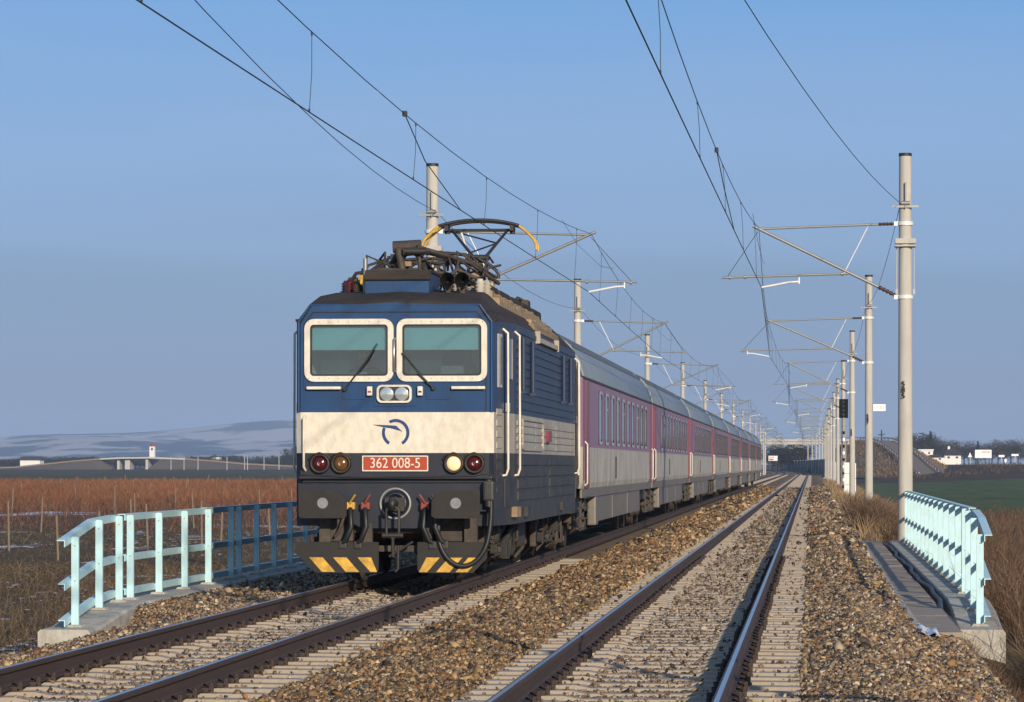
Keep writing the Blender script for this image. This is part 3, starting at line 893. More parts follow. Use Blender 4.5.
# ------------------------------------------------------------------ far landscape
def hill_mat():
    m = bpy.data.materials.new('snowy fields and haze blue woods'); m.use_nodes = True
    t = m.node_tree; b = t.nodes['Principled BSDF']; b.inputs['Roughness'].default_value = 1.0; b.inputs['Specular IOR Level'].default_value = 0.05
    g = t.nodes.new('ShaderNodeNewGeometry')
    mpn = t.nodes.new('ShaderNodeMapping'); mpn.inputs['Scale'].default_value = (0.0065, 0.0040, 0.02)
    t.links.new(g.outputs['Position'], mpn.inputs[0])
    n = t.nodes.new('ShaderNodeTexNoise'); n.inputs['Scale'].default_value = 1.0; n.inputs['Detail'].default_value = 5; n.inputs['Roughness'].default_value = 0.55; n.inputs['Distortion'].default_value = 0.3
    t.links.new(mpn.outputs[0], n.inputs['Vector'])
    r = t.nodes.new('ShaderNodeValToRGB'); c = r.color_ramp; c.interpolation = 'LINEAR'
    c.elements[0].position = 0.47; c.elements[0].color = (0.045, 0.085, 0.14, 1)  # blue of the distance haze is put into the woods colour
    c.elements[1].position = 0.53; c.elements[1].color = (0.42, 0.40, 0.40, 1)
    t.links.new(n.outputs['Fac'], r.inputs[0]); t.links.new(r.outputs[0], b.inputs['Base Color'])
    return m
def build_hills():
    mt = hill_mat()
    def ridge(name, label, D0, D1, fn, seed):
        g = np.random.default_rng(seed)
        b = MB(); nx, ny = 90, 22
        for j in range(ny):
            D = D0 + (D1 - D0) * j / (ny - 1)
            for i in range(nx):
                px = -700 + 1500 * i / (nx - 1)
                X, Y = spot(px, D)
                f = j / (ny - 1)
                h = fn(px) * math.sin(min(1, f * 1.25) * math.pi / 2) ** 1.3
                fade = sm(790, 560, px) 
                z = -2.5 + (max(0, h) * D1 / FPX + 2.5 + g.normal(0, 0.35)) * fade * (1 if f > 0 else 0)
                b.v.append((X, min(Y, 7600), z))
        for j in range(ny - 1):
            for i in range(nx - 1):
                b.f.append((j * nx + i, j * nx + i + 1, (j + 1) * nx + i + 1, (j + 1) * nx + i)); b.m.append(0); b.s.append(True)
        o = b.build(name, mt); tag(o, label, kind='structure')
    ridge('hills', 'pale snowy hillside behind the viaduct', 4600, 6000, lambda p: 20 + 6 * math.sin(p / 140 + 0.5) + 3 * math.sin(p / 47), 1)
    ridge('hills', 'wooded ridge on the horizon, tinted haze blue', 6300, 7650, lambda p: 33 + 9 * math.sin((p - 120) / 130) + 2.2 * math.sin(p / 41 + 1), 2)
build_hills()

def make_tree(name, h, wd, seed, dark=False, conifer=False, tw=0.04):
    """bare winter tree: tapered trunk, limbs, and a crown of fine twigs"""
    g = random.Random(seed); n = np.random.default_rng(seed)
    t = bpy.data.objects.new(name, None); COL.objects.link(t)
    b = MB()
    b.tube([(0, 0, -0.3), (0.05, 0, h * 0.25), (-0.03, 0.05, h * 0.5), (0, 0, h * 0.85)], [h * 0.026, h * 0.02, h * 0.014, h * 0.003], 7)
    tips = []
    if not conifer:
        for k in range(12):
            a = g.uniform(0, 6.28); z0 = h * g.uniform(0.22, 0.6); r = wd * g.uniform(0.3, 0.48); z1 = z0 + h * g.uniform(0.16, 0.36)
            p1 = (math.cos(a) * r * 0.5, math.sin(a) * r * 0.5, z0 + (z1 - z0) * 0.4); p2 = (math.cos(a) * r, math.sin(a) * r, min(z1, h * 0.93))
            b.tube([(0, 0, z0), p1, p2], [h * 0.011, h * 0.007, h * 0.003], 5)
            tips += [p1, p2]
        tips.append((0, 0, h * 0.85))
    b.build('trunk', M['bark'], t)
    if conifer:
        m = 900
        z = n.uniform(0.08, 1, m) ** 0.9
        r = (1 - z) * wd * 0.5 * n.uniform(0.5, 1.05, m); a = n.uniform(0, 6.28, m)
        P = np.stack([r * np.cos(a), r * np.sin(a), z * h], 1); s = 0.035 * h
        cols = palette(m, [(0.02, 0.03, 0.02), (0.035, 0.045, 0.03)], n)
    else:
        m = 1500
        tp = np.array(tips)[n.integers(0, len(tips), m)]
        P = tp + n.normal(0, 1, (m, 3)) * np.array([wd * 0.11, wd * 0.11, h * 0.07])
        P[:, 2] = np.clip(P[:, 2], h * 0.16, h); s = tw * h
        cols = palette(m, [(0.05, 0.042, 0.038), (0.08, 0.065, 0.055), (0.035, 0.03, 0.03)] if not dark else [(0.03, 0.032, 0.026), (0.045, 0.042, 0.035)], n)
    D = n.standard_normal((m, 3)); D /= np.linalg.norm(D, axis=1, keepdims=True)
    E = np.cross(D, n.standard_normal((m, 3))); E /= np.linalg.norm(E, axis=1, keepdims=True)
    L = s * n.uniform(0.6, 1.6, (m, 1)); Wd = s * n.uniform(0.18, 0.4, (m, 1))
    V = np.stack([P - D * L, P + E * Wd, P + D * L], 1).reshape(-1, 3)
    F = np.arange(3 * m).reshape(-1, 3)
    raw_mesh('crown', V, F, VEG, t, tint=cols)
    return t
TREES = [make_tree('bare_tree', 11, 9, 1), make_tree('bare_tree', 9, 8, 2, True), make_tree('bare_tree', 10, 10, 3), make_tree('conifer_tree', 12, 5, 4, conifer=True), make_tree('bare_tree', 10, 10, 5, True, tw=0.075), make_tree('bare_tree', 8, 12, 6, True, tw=0.09)]
used = [False] * 6
def tree(kind, px, zc, top_y, label, group, z0=None, wscale=1.0):
    X, Y = spot(px, zc)
    z = ground_z(X, min(Y, 2000)) if z0 is None else z0
    if not used[kind]:
        o = TREES[kind]; used[kind] = True
    else:
        o = copy_tree(TREES[kind])
    hh = [11, 9, 10, 12, 10, 8][kind]
    s = (hgt(top_y, zc) - z) / hh
    o.location = (X, Y, z - 0.1); o.scale = (s * wscale, s * wscale, s); o.rotation_euler = (0, 0, random.uniform(0, 6.28))
    tag(o, label, 'tree', group)
gt = random.Random(12)
RT = [(915, 436, 4), (921, 433, 4), (926, 433, 0), (930.5, 431, 3), (934, 439, 1), (940, 438, 0), (946, 440, 2), (951, 442, 1), (958, 441, 0), (964, 440, 2), (969, 440, 0), (976, 443, 1), (978, 441, 3), (985, 445, 2), (992, 441, 0), (998, 440, 1), (1004, 439, 2), (1011, 438, 0), (1018, 441, 1), (1026, 440, 2), (1034, 438, 0), (1046, 441, 1)]
for i, (px, ty, k) in enumerate(RT):
    tree(k, px, 1150 + gt.uniform(-60, 90), ty, ('dark conifer standing above the bare trees behind the houses' if px < 950 else 'dark conifer behind the white billboard') if k == 3 else 'leafless winter tree in the row behind the white houses', 'trees behind the houses', wscale=1.15)
px = -20
i = 0
while px < 300:
    k = gt.choice([4, 5, 4, 5, 3])
    tree(k, px, 1600 + gt.uniform(-60, 120), gt.uniform(456.5, 462) - (1.5 if px > 185 else 0), 'dark tree in the distant line beyond the viaduct', 'distant trees beyond the viaduct', wscale=1.9)
    px += gt.uniform(2.5, 5.5); i += 1
for px, ty in ((292, 449), (297, 446), (304, 447), (286, 456), (312, 450)):
    tree(4 if px != 297 else 3, px, 1500, ty, 'tall dark tree beside the locomotive, right end of the distant line', 'dark trees beside the locomotive', wscale=1.0)
for i, (px, ty) in enumerate(((774, 446), (779, 444), (783, 446), (789, 444), (796, 443), (803, 444))):
    tree([4, 3, 4, 5, 4, 1][i], px, 980, ty, 'dark tree seen under the bridge deck', 'trees seen under the bridge', z0=0.2, wscale=1.1)

def pxbox(b, px0, px1, y0, y1, zc, depth, mi=0):
    xa, ya = spot(px0, zc); xb, yb = spot(px1, zc)
    b.box(xa, xb, ya, ya + depth, hgt(y1, zc), hgt(y0, zc), mi)

def build_viaduct():
    D = 1450
    t = thing('viaduct', 'long pale road viaduct far off on the left horizon', 'viaduct', (*spot(150, D), ground_z(spot(150, D)[0], D)))
    ox, oy, oz = t.location
    def L(px, py, d=0):
        X, Y = spot(px, D); return X - ox, Y - oy + d, hgt(py, D) - oz
    path = [(-60, 469), (15, 466.5), (48, 463), (75, 460.2), (100, 458.3), (120, 457.3), (150, 457), (185, 458.3), (215, 460.5), (244, 463.2), (300, 466)]
    b = MB()
    for (p0, q0), (p1, q1) in zip(path, path[1:]):
        a = L(p0, q0); c = L(p1, q1)
        vs = [(a[0], a[1], a[2]), (c[0], c[1], c[2]), (c[0], c[1] + 12, c[2]), (a[0], a[1] + 12, a[2]), (a[0], a[1], a[2] - 0.62), (c[0], c[1], c[2] - 0.62), (c[0], c[1] + 12, c[2] - 0.62), (a[0], a[1] + 12, a[2] - 0.62)]
        b.add(vs, [(0, 1, 2, 3), (4, 7, 6, 5), (0, 4, 5, 1), (1, 5, 6, 2), (2, 6, 7, 3), (3, 7, 4, 0)])
    for part, sel, mm in (('deck', (4, 5, 6), M['bridgecon']), ('ramp', (0, 1, 2, 3), M['asphalt']), ('ramp', (7, 8, 9), M['asphalt'])):
        q = MB()
        for k in sel: q.add(b.v[8 * k:8 * k + 8], [(0, 1, 2, 3), (4, 7, 6, 5), (0, 4, 5, 1), (1, 5, 6, 2), (2, 6, 7, 3), (3, 7, 4, 0)])
        q.build(part, mm, t)
    for px in (117, 125, 127.5, 146, 170):
        p = MB(); a = L(px, 458.5); p.box(a[0] - 0.55, a[0] + 0.55, 1.5, 10, -0.5, a[2] - 0.5); p.build('pier', M['bridgecon'], t)
    for pts in ([(-60, 469), (15, 467), (48, 463.6), (75, 460.8), (100, 459), (113, 468)], [(150, 466), (160, 458.6), (185, 459), (215, 461.2), (244, 463.9), (300, 466.6)]):
        e = MB()
        vs = []
        for px, py in pts:
            a = L(px, py); vs += [(a[0], a[1] - 8, -0.6), (a[0], a[1] + 0.3, a[2] - 0.4), (a[0], a[1] + 12, a[2] - 0.4), (a[0], a[1] + 22, -0.6)]
        fs = []
        for i in range(len(pts) - 1):
            for k in range(3): fs.append((4 * i + k, 4 * i + 4 + k, 4 * i + 5 + k, 4 * i + 1 + k))
        e.add(vs, fs); e.build('embankment', M['farbank'], t)
    # church tower with its red spire
    D2 = 1900
    X, Y = spot(152.5, D2); z0 = ground_z(X, 1900)
    c = thing('church_tower', 'white church tower with a red spire rising above the viaduct', 'church tower', (X, Y, z0))
    b = MB(); hb = hgt(446.5, D2) - z0; b.box(-1.5, 1.5, -1.5, 1.5, -0.3, hb); b.build('tower', M['housewhite'], c)
    b = MB(); b.lathe((0, 0, hb), 'z', [(0, 1.9), (0.9, 1.3), (1.4, 0.8), (hgt(441.5, D2) - z0 - hb, 0.03)], 8); b.build('spire', M['spire'], c)
    b = MB(); b.box(-0.5, 0.5, -1.56, -1.5, hb - 2.2, hb - 0.8); b.build('window', M['dark'], c)
    # long white hall on the left
    D3 = 1500
    X, Y = spot(30, D3); z0 = ground_z(X, Y)
    c = thing('hall', 'long low white hall with dark roof left of the viaduct', 'building', (X, Y, z0))
    hb = hgt(460.2, D3) - z0
    b = MB(); b.box(-4.6, 4.6, 0, 8, -0.3, hb); b.build('wall', M['housewhite'], c)
    b = MB(); b.prism([(-0.5, hb), (8.5, hb), (8.5, hb + 0.3), (4, hb + 1.7), (-0.5, hb + 0.3)], 'x', -5, 5); b.build('roof', M['houseroof'], c)
    X, Y = spot(215, 1600); z0 = ground_z(X, Y)
    c = thing('house', 'small pale flat-roofed house among the far trees right of the tower', 'house', (X, Y, z0))
    hb = hgt(457, 1600) - z0
    b = MB(); b.box(-2.2, 2.2, 0, 5, -0.3, hb); b.build('wall', M['housewhite'], c)
    b = MB(); b.box(-2.4, 2.4, -0.2, 5.2, hb, hb + 0.5); b.build('roof', M['houseroof'], c)
    # thin light poles along the far railway line
    src = None
    for px, ty in ((171, 457), (184, 457.5), (198, 456.5), (227, 457), (244.5, 455), (247.5, 456), (264, 456), (279, 456), (295, 456)):
        X, Y = spot(px, 1380)
        if src is None:
            b = MB(); b.tube([(0, 0, -0.3), (0, 0, 5.6)], [0.2, 0.15], 6); src = b.build('far_mast', M['concrete']); o = src
        else:
            o = src.copy(); COL.objects.link(o)
        z0 = ground_z(X, Y); o.location = (X, Y, z0); o.scale = (1, 1, (hgt(ty, 1380) - z0) / 5.6)
        tag(o, 'thin pale mast on the far line in front of the viaduct', 'mast', 'thin pale masts on the far line')
build_viaduct()

def build_bridge():
    D = 800
    X0 = 0.0
    t = thing('road_bridge', 'pale concrete road bridge crossing high over the tracks', 'bridge', (X0, 797, 0))
    b = MB(); b.box(-34, 9.6, 0, 9, hgt(444.6, D), hgt(441.6, D)); b.build('deck', M['bridgecon'], t)
    b = MB(); b.box(-34, 9.6, -0.3, 0.1, hgt(441.6, D) + 0.002, hgt(439.4, D)); b.build('parapet', M['bridgecon'], t)
    b = MB(); b.tube([(-34, -0.1, hgt(438, D)), (20, -0.1, hgt(438.2, D))], 0.06, 6)
    for k in range(19): b.tube([(-34 + 3 * k, -0.1, hgt(439.6, D)), (-34 + 3 * k, -0.1, hgt(438, D))], 0.04, 5)
    b.build('handrail', M['galv'], t)
    for px in (738, 848):
        x = (px - 812) * 800 / 3300
        p = MB(); p.box(x - 0.6, x + 0.6, 1, 8, -0.5, hgt(444.6, D) - 0.002); p.build('pier', M['bridgecon'], t)
    # approach road running down the bank towards the houses
    path = [(9.0, 801.5, 7.55), (13, 800, 7.5), (16.5, 791, 7.3), (19, 772, 6.1), (21, 742, 3.9), (22.5, 706, 1.5), (24, 670, -0.7)]
    r = MB(); e = MB(); rv = []; ev = []
    n = len(path)
    for i, (x, y, z) in enumerate(path):
        a = Vector(path[max(0, i - 1)]); c = Vector(path[min(n - 1, i + 1)]); d = (c - a); d.z = 0; d.normalize(); s = Vector((d.y, -d.x, 0))
        p = Vector((x, y, z)); hh = max(0.4, z + 1.2)
        rv += [tuple(p + s * 1.9 + Vector((0, 0, 0.02))), tuple(p - s * 1.9 + Vector((0, 0, 0.02)))]
        ev += [tuple(p + s * (2.7 + 1.9 * hh) + Vector((0, 0, -hh))), tuple(p + s * 2.7), tuple(p - s * 2.7), tuple(p - s * (2.7 + 1.9 * hh) + Vector((0, 0, -hh)))]
    r.add(rv, [(2 * i, 2 * i + 1, 2 * i + 3, 2 * i + 2) for i in range(n - 1)])
    e.add(ev, [(4 * i + k, 4 * i + k + 1, 4 * i + 5 + k, 4 * i + 4 + k) for i in range(n - 1) for k in range(3)])
    # the cheek of the bank beside the tracks
    ev2 = [(8.6, 790, 7.4), (8.6, 815, 7.4), (5.0, 790, -0.6), (5.0, 815, -0.6)]
    e.add(ev2, [(0, 1, 3, 2)])
    e2 = MB()
    e2.add([(-10, 812, 7.3), (14, 812, 7.3), (14, 806, 7.3), (9.4, 806, 7.3), (3.4, 806, -0.8), (3.4, 840, -0.8), (9.4, 840, 7.3)], [(3, 4, 5, 6)])
    o = r.build('road', M['asphalt']); tag(o, 'grey road running down the bank from the bridge', kind='structure')
    o = e.build('embankment', M['bank']); tag(o, 'brown grassy bank carrying the road up to the bridge', 'embankment')
    # dry tussocks over the bank
    g = np.random.default_rng(31)
    E = np.array(ev).reshape(n, 4, 3)
    i_ = g.integers(0, n - 1, 9000); f = g.random((9000, 1)); u = g.random((9000, 1)); sd = g.random(9000) < 0.5
    A = E[i_] * (1 - f[:, :, None]) + E[i_ + 1] * f[:, :, None]
    P = np.where(sd[:, None], A[:, 0] * (1 - u) + A[:, 1] * u, A[:, 3] * (1 - u) + A[:, 2] * u)
    c1 = np.array(ev2[0]) * 1.0; c2 = np.array(ev2[1]); c3 = np.array(ev2[2]); c4 = np.array(ev2[3])
    V, F, C = blades(P, g.uniform(0.2, 0.9, 9000), np.full(9000, 0.16), 0.3, palette(9000, [(0.20, 0.13, 0.075), (0.15, 0.10, 0.06), (0.22, 0.15, 0.09)], g), kinks=1, twigs=0, seed=32)
    o = raw_mesh('dry_grass', V, F, VEG, tint=C); tag(o, 'dry tussocks growing over the road bank', 'grass', kind='stuff')
    X = g.uniform(20, 150, 5000); Y = g.uniform(600, 800, 5000)
    k = ~((X < 34) & (Y > 660)); X = X[k]; Y = Y[k]; m_ = len(X)
    V, F, C = blades(np.stack([X, Y, gz(X, Y)], 1), g.uniform(0.2, 0.9, m_), np.full(m_, 0.14), 0.3, palette(m_, [(0.12, 0.08, 0.055), (0.16, 0.11, 0.07), (0.08, 0.055, 0.04)], g), kinks=1, seed=33)
    o = raw_mesh('dead_weeds', V, F, VEG, tint=C); tag(o, 'brown weeds at the far edge of the green meadow', 'weeds', kind='stuff')
    # guard rails on both sides of the road
    for sgn, lab in ((1, 'steel crash barrier on the track side of the road bank'), (-1, 'steel crash barrier along the far edge of the road bank')):
        g_ = thing('crash_barrier', lab, 'crash barrier', (0, 0, 0))
        pts = []
        for i, (x, y, z) in enumerate(path):
            a = Vector(path[max(0, i - 1)]); c = Vector(path[min(n - 1, i + 1)]); d = (c - a); d.z = 0; d.normalize(); s = Vector((d.y, -d.x, 0))
            pts.append(Vector((x, y, z)) + s * 2.5 * sgn + Vector((0, 0, 0.7)))
        b = MB(); b.tube(pts, 0.16, 6); b.build('beam', M['galv'], g_)
        for i in range(n - 1):
            for k in range(5):
                p = pts[i].lerp(pts[i + 1], k / 5); q = MB(); q.tube([(p.x, p.y, p.z - 0.8), (p.x, p.y, p.z - 0.02)], 0.09, 5)
                q.build('post', M['galv'], g_)
    # telegraph mast on the crest
    t = thing('lattice_mast', 'small dark mast with crossarm on the crest of the road bank', 'mast', (*spot(881.5, 815), 7.0))
    b = MB(); b.tube([(0, 0, -1), (0, 0, hgt(430, 815) - 7.0)], [0.28, 0.16], 6); b.build('pole', M['dark'], t)
    b = MB(); b.tube([(-0.9, 0, 2.0), (0.9, 0, 2.2)], 0.1, 5); b.build('crossarm', M['dark'], t)
    # dark barrier wall along the outside of the curve
    t = thing('barrier_wall', 'long dark barrier wall with pale posts below the road bridge', 'wall', (0, 560, 0))
    b = MB(); pts = []
    ys = [560 + 29 * k for k in range(22)]
    xs = [spot(826.5, 560)[0] + (-0.8 * 0 + bend(y) - bend(560)) * 1.0 - (y - 560) * 0.0012 for y in ys]
    for i in range(len(ys) - 1):
        x0, x1, y0, y1 = xs[i], xs[i + 1], ys[i] - 560, ys[i + 1] - 560
        vs = [(x0, y0, -0.4), (x1, y1, -0.4), (x1, y1, 2.8), (x0, y0, 2.8), (x0 + 0.25, y0, -0.4), (x1 + 0.25, y1, -0.4), (x1 + 0.25, y1, 2.8), (x0 + 0.25, y0, 2.8)]
        b.add(vs, [(0, 1, 2, 3), (4, 7, 6, 5), (3, 2, 6, 7), (0, 3, 7, 4), (1, 5, 6, 2)])
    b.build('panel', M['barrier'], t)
    for i in range(0, len(ys), 1):
        p = MB(); p.box(xs[i] - 0.16, xs[i] + (0.5 if i == 0 else 0.1), ys[i] - 560 - (0.22 if i % 3 else 0.6), ys[i] - 560 + 0.2, -0.4 if i == 0 else 1.0, 2.86); p.build('post', M['bridgecon'], t)
build_bridge()

def build_village():
    def house(px0, px1, ytop, ybase, yeave, zc, name, label, roofmat, flat=False):
        xa, ya = spot(px0, zc); xb, yb = spot(px1, zc)
        z0 = hgt(ybase, zc); h = hgt(yeave, zc) - z0; wd = xb - xa; ht = hgt(ytop, zc) - z0
        t = thing(name, label, 'house' if name == 'house' else 'building', ((xa + xb) / 2, ya, z0))
        b = MB(); b.box(-wd / 2, wd / 2, 0, 8, -2.5, h); b.build('wall', M['housewhite'], t)
        b = MB()
        if flat: b.box(-wd / 2 - 0.2, wd / 2 + 0.2, -0.2, 8.2, h, ht)
        else: b.add([(-wd / 2 - .4, -.5, h), (wd / 2 + .4, -.5, h), (wd / 2 + .4, 8.5, h), (-wd / 2 - .4, 8.5, h), (-wd / 5, 4, ht), (wd / 5, 4, ht)], [(0, 1, 5, 4), (1, 2, 5), (2, 3, 4, 5), (3, 0, 4), (0, 3, 2, 1)])
        r = b.build('roof', roofmat, t)
        if not flat:
            c = MB(); c.box(-wd / 5 - .3, -wd / 5 + .3, 3.7, 4.3, ht - .5, ht + .6); c.build('chimney', M['housewhite'], r)
        k = max(2, int(wd / 1.8))
        for i in range(k):
            x = -wd / 2 + wd * (i + 0.5) / k
            q = MB(); q.box(x - .32, x + .32, -0.04, 0.0, h * 0.4, h * 0.78); q.build('window', M['pane'], t)
    house(919, 933, 449.3, 456.5, 450.6, 900, 'house', 'white flat-roofed house half hidden by the road bank', M['housewhite'], True)
    house(926, 944.5, 454.5, 461.5, 457.2, 860, 'shed', 'long low cream shed with dark roof beside the road bank', M['houseroof'])
    house(944.5, 961, 448.5, 460.5, 455.2, 870, 'house', 'white house under a big dark hipped roof left of the billboard', M['houseroof'])
    # billboard
    zc = 850; xa, ya = spot(975, zc); xb, _ = spot(991.5, zc); z0 = hgt(462, zc); wd = xb - xa
    t = thing('billboard', 'large white billboard with red lettering among the houses', 'billboard', ((xa + xb) / 2, ya, z0))
    ht, hb = hgt(449.8, zc) - z0, hgt(458, zc) - z0
    b = MB(); b.bbox(-wd / 2, wd / 2, 0, 0.3, hb, ht, 0.03); b.build('board', M['signwhite'], t)
    b = MB()
    for i in range(7): b.box(-0.4 + i * 0.32, -0.4 + i * 0.32 + 0.2, -0.02, -0.002, ht - 0.75, ht - 0.45 + 0.08 * (i % 2))
    b.build('lettering', M['redpaint'], t)
    for s in (-1, 1):
        b = MB(); b.box(s * wd * 0.35 - 0.12, s * wd * 0.35 + 0.12, 0.05, 0.25, -2.5, hb + 0.02); b.build('leg', M['dark'], t)
    # small road signs near it
    for px, y0, y1, lab, shape in ((970, 452.5, 462.5, 'triangular road sign beside the billboard', 'tri'), (1001.5, 455, 463, 'small white board sign right of the billboard', 'box'), (1015, 454, 463.5, 'wide white sign on a single pole at the right edge', 'wide'), (1005.5, 459, 463, 'short pale marker post right of the billboard', 'post')):
        zc = 840; X, Y = spot(px, zc); z0 = hgt(y1, zc)
        t = thing('road_sign', lab, 'sign', (X, Y, z0)); h = hgt(y0, zc) - z0
        b = MB(); b.tube([(0, 0, -2), (0, 0, h)], 0.09, 6); b.build('pole', M['galvlight'], t)
        b = MB()
        if shape == 'tri': b.prism([(-0.55, h - 1.2), (0.55, h - 1.2), (0, h)], 'y', -0.16, -0.1)
        elif shape == 'box': b.box(-0.75, 0.75, -0.16, -0.1, h - 0.55, h)
        elif shape == 'wide': b.box(-0.9, 0.9, -0.16, -0.1, h - 0.5, h)
        else: b.box(-0.28, 0.28, -0.16, -0.1, 0.2, h)
        b.build('board', M['signwhite'], t)
    # poster board seen left of the tracks under the bridge
    zc = 700; xa, ya = spot(768.5, zc); xb, _ = spot(777.5, zc); z0 = 0.0
    t = thing('poster_board', 'white and red poster board left of the tracks by the bridge', 'billboard', ((xa + xb) / 2, ya, z0)); wd = xb - xa
    b = MB(); b.bbox(-wd / 2, wd / 2, 0, 0.2, hgt(460.8, zc), hgt(455.8, zc), 0.02); b.build('board', M['signwhite'], t)
    b = MB(); b.box(-wd / 2 + .1, 0.1, -0.02, -0.002, hgt(460.2, zc), hgt(458.6, zc)); b.box(-wd / 2 + .1, 0.3, -0.02, -0.002, hgt(457.6, zc), hgt(456.8, zc)); b.build('lettering', M['redpaint'], t)
    for s in (-1, 1):
        b = MB(); b.box(s * wd * 0.35 - 0.08, s * wd * 0.35 + 0.08, 0.03, 0.17, -1.5, hgt(460.8, zc) + .02); b.build('leg', M['dark'], t)
build_village()

# winter haze over the plain
def build_haze():
    b = MB(); b.box(-6100, 6100, -70, 8100, -3.6, 125)
    m = bpy.data.materials.new('winter haze'); m.use_nodes = True
    t = m.node_tree
    for n in list(t.nodes): t.nodes.remove(n)
    o = t.nodes.new('ShaderNodeOutputMaterial'); v = t.nodes.new('ShaderNodeVolumePrincipled')
    v.inputs['Color'].default_value = (0.60, 0.76, 1.0, 1)
    v.inputs['Density'].default_value = HAZE
    v.inputs['Anisotropy'].default_value = 0.0
    t.links.new(v.outputs[0], o.inputs['Volume'])
    ob = b.build('haze', m)
    tag(ob, kind='stuff')
HAZE = 0.00012
build_haze()

# ================================================================== CATENARY
MAST_Y = [20.0, 76.9, 126.0, 178.0, 228.0, 277.0] + [277.0 + 50.5 * k for k in range(1, 12)]
XR, XL = 2.15, -9.05
def mast_name(side, i):
    where = 'right of the empty track' if side == 'R' else 'left of the train'
    if i == 0: return 'unseen overhead line mast out of frame, slimmed for its shadow, %s' % where
    seen = ['nearest', 'second', 'third', 'fourth', 'fifth', 'sixth', 'seventh', 'eighth', 'ninth', 'tenth', 'eleventh', 'twelfth', 'thirteenth', 'fourteenth', 'fifteenth', 'sixteenth'][i - 1]
    if side == 'R' and i == 1: return 'thick pale concrete mast standing behind the right turquoise railing, with painted number'
    if side == 'R' and i == 2: return 'concrete mast with a small white sign plate, second from the right railing'
    if side == 'L' and i == 1: return 'concrete mast rising behind the raised pantograph of the locomotive'
    return 'concrete overhead line mast, %s in the row %s' % (seen, where)

def insulator(p0, p1, r=0.045):
    p0 = Vector(p0); p1 = Vector(p1); pts = []; rs = []
    n = 11
    for i in range(n):
        pts.append(p0.lerp(p1, i / (n - 1))); rs.append(r if i % 2 else r * 0.55)
    b = MB(); b.tube(pts, rs, 8); return b

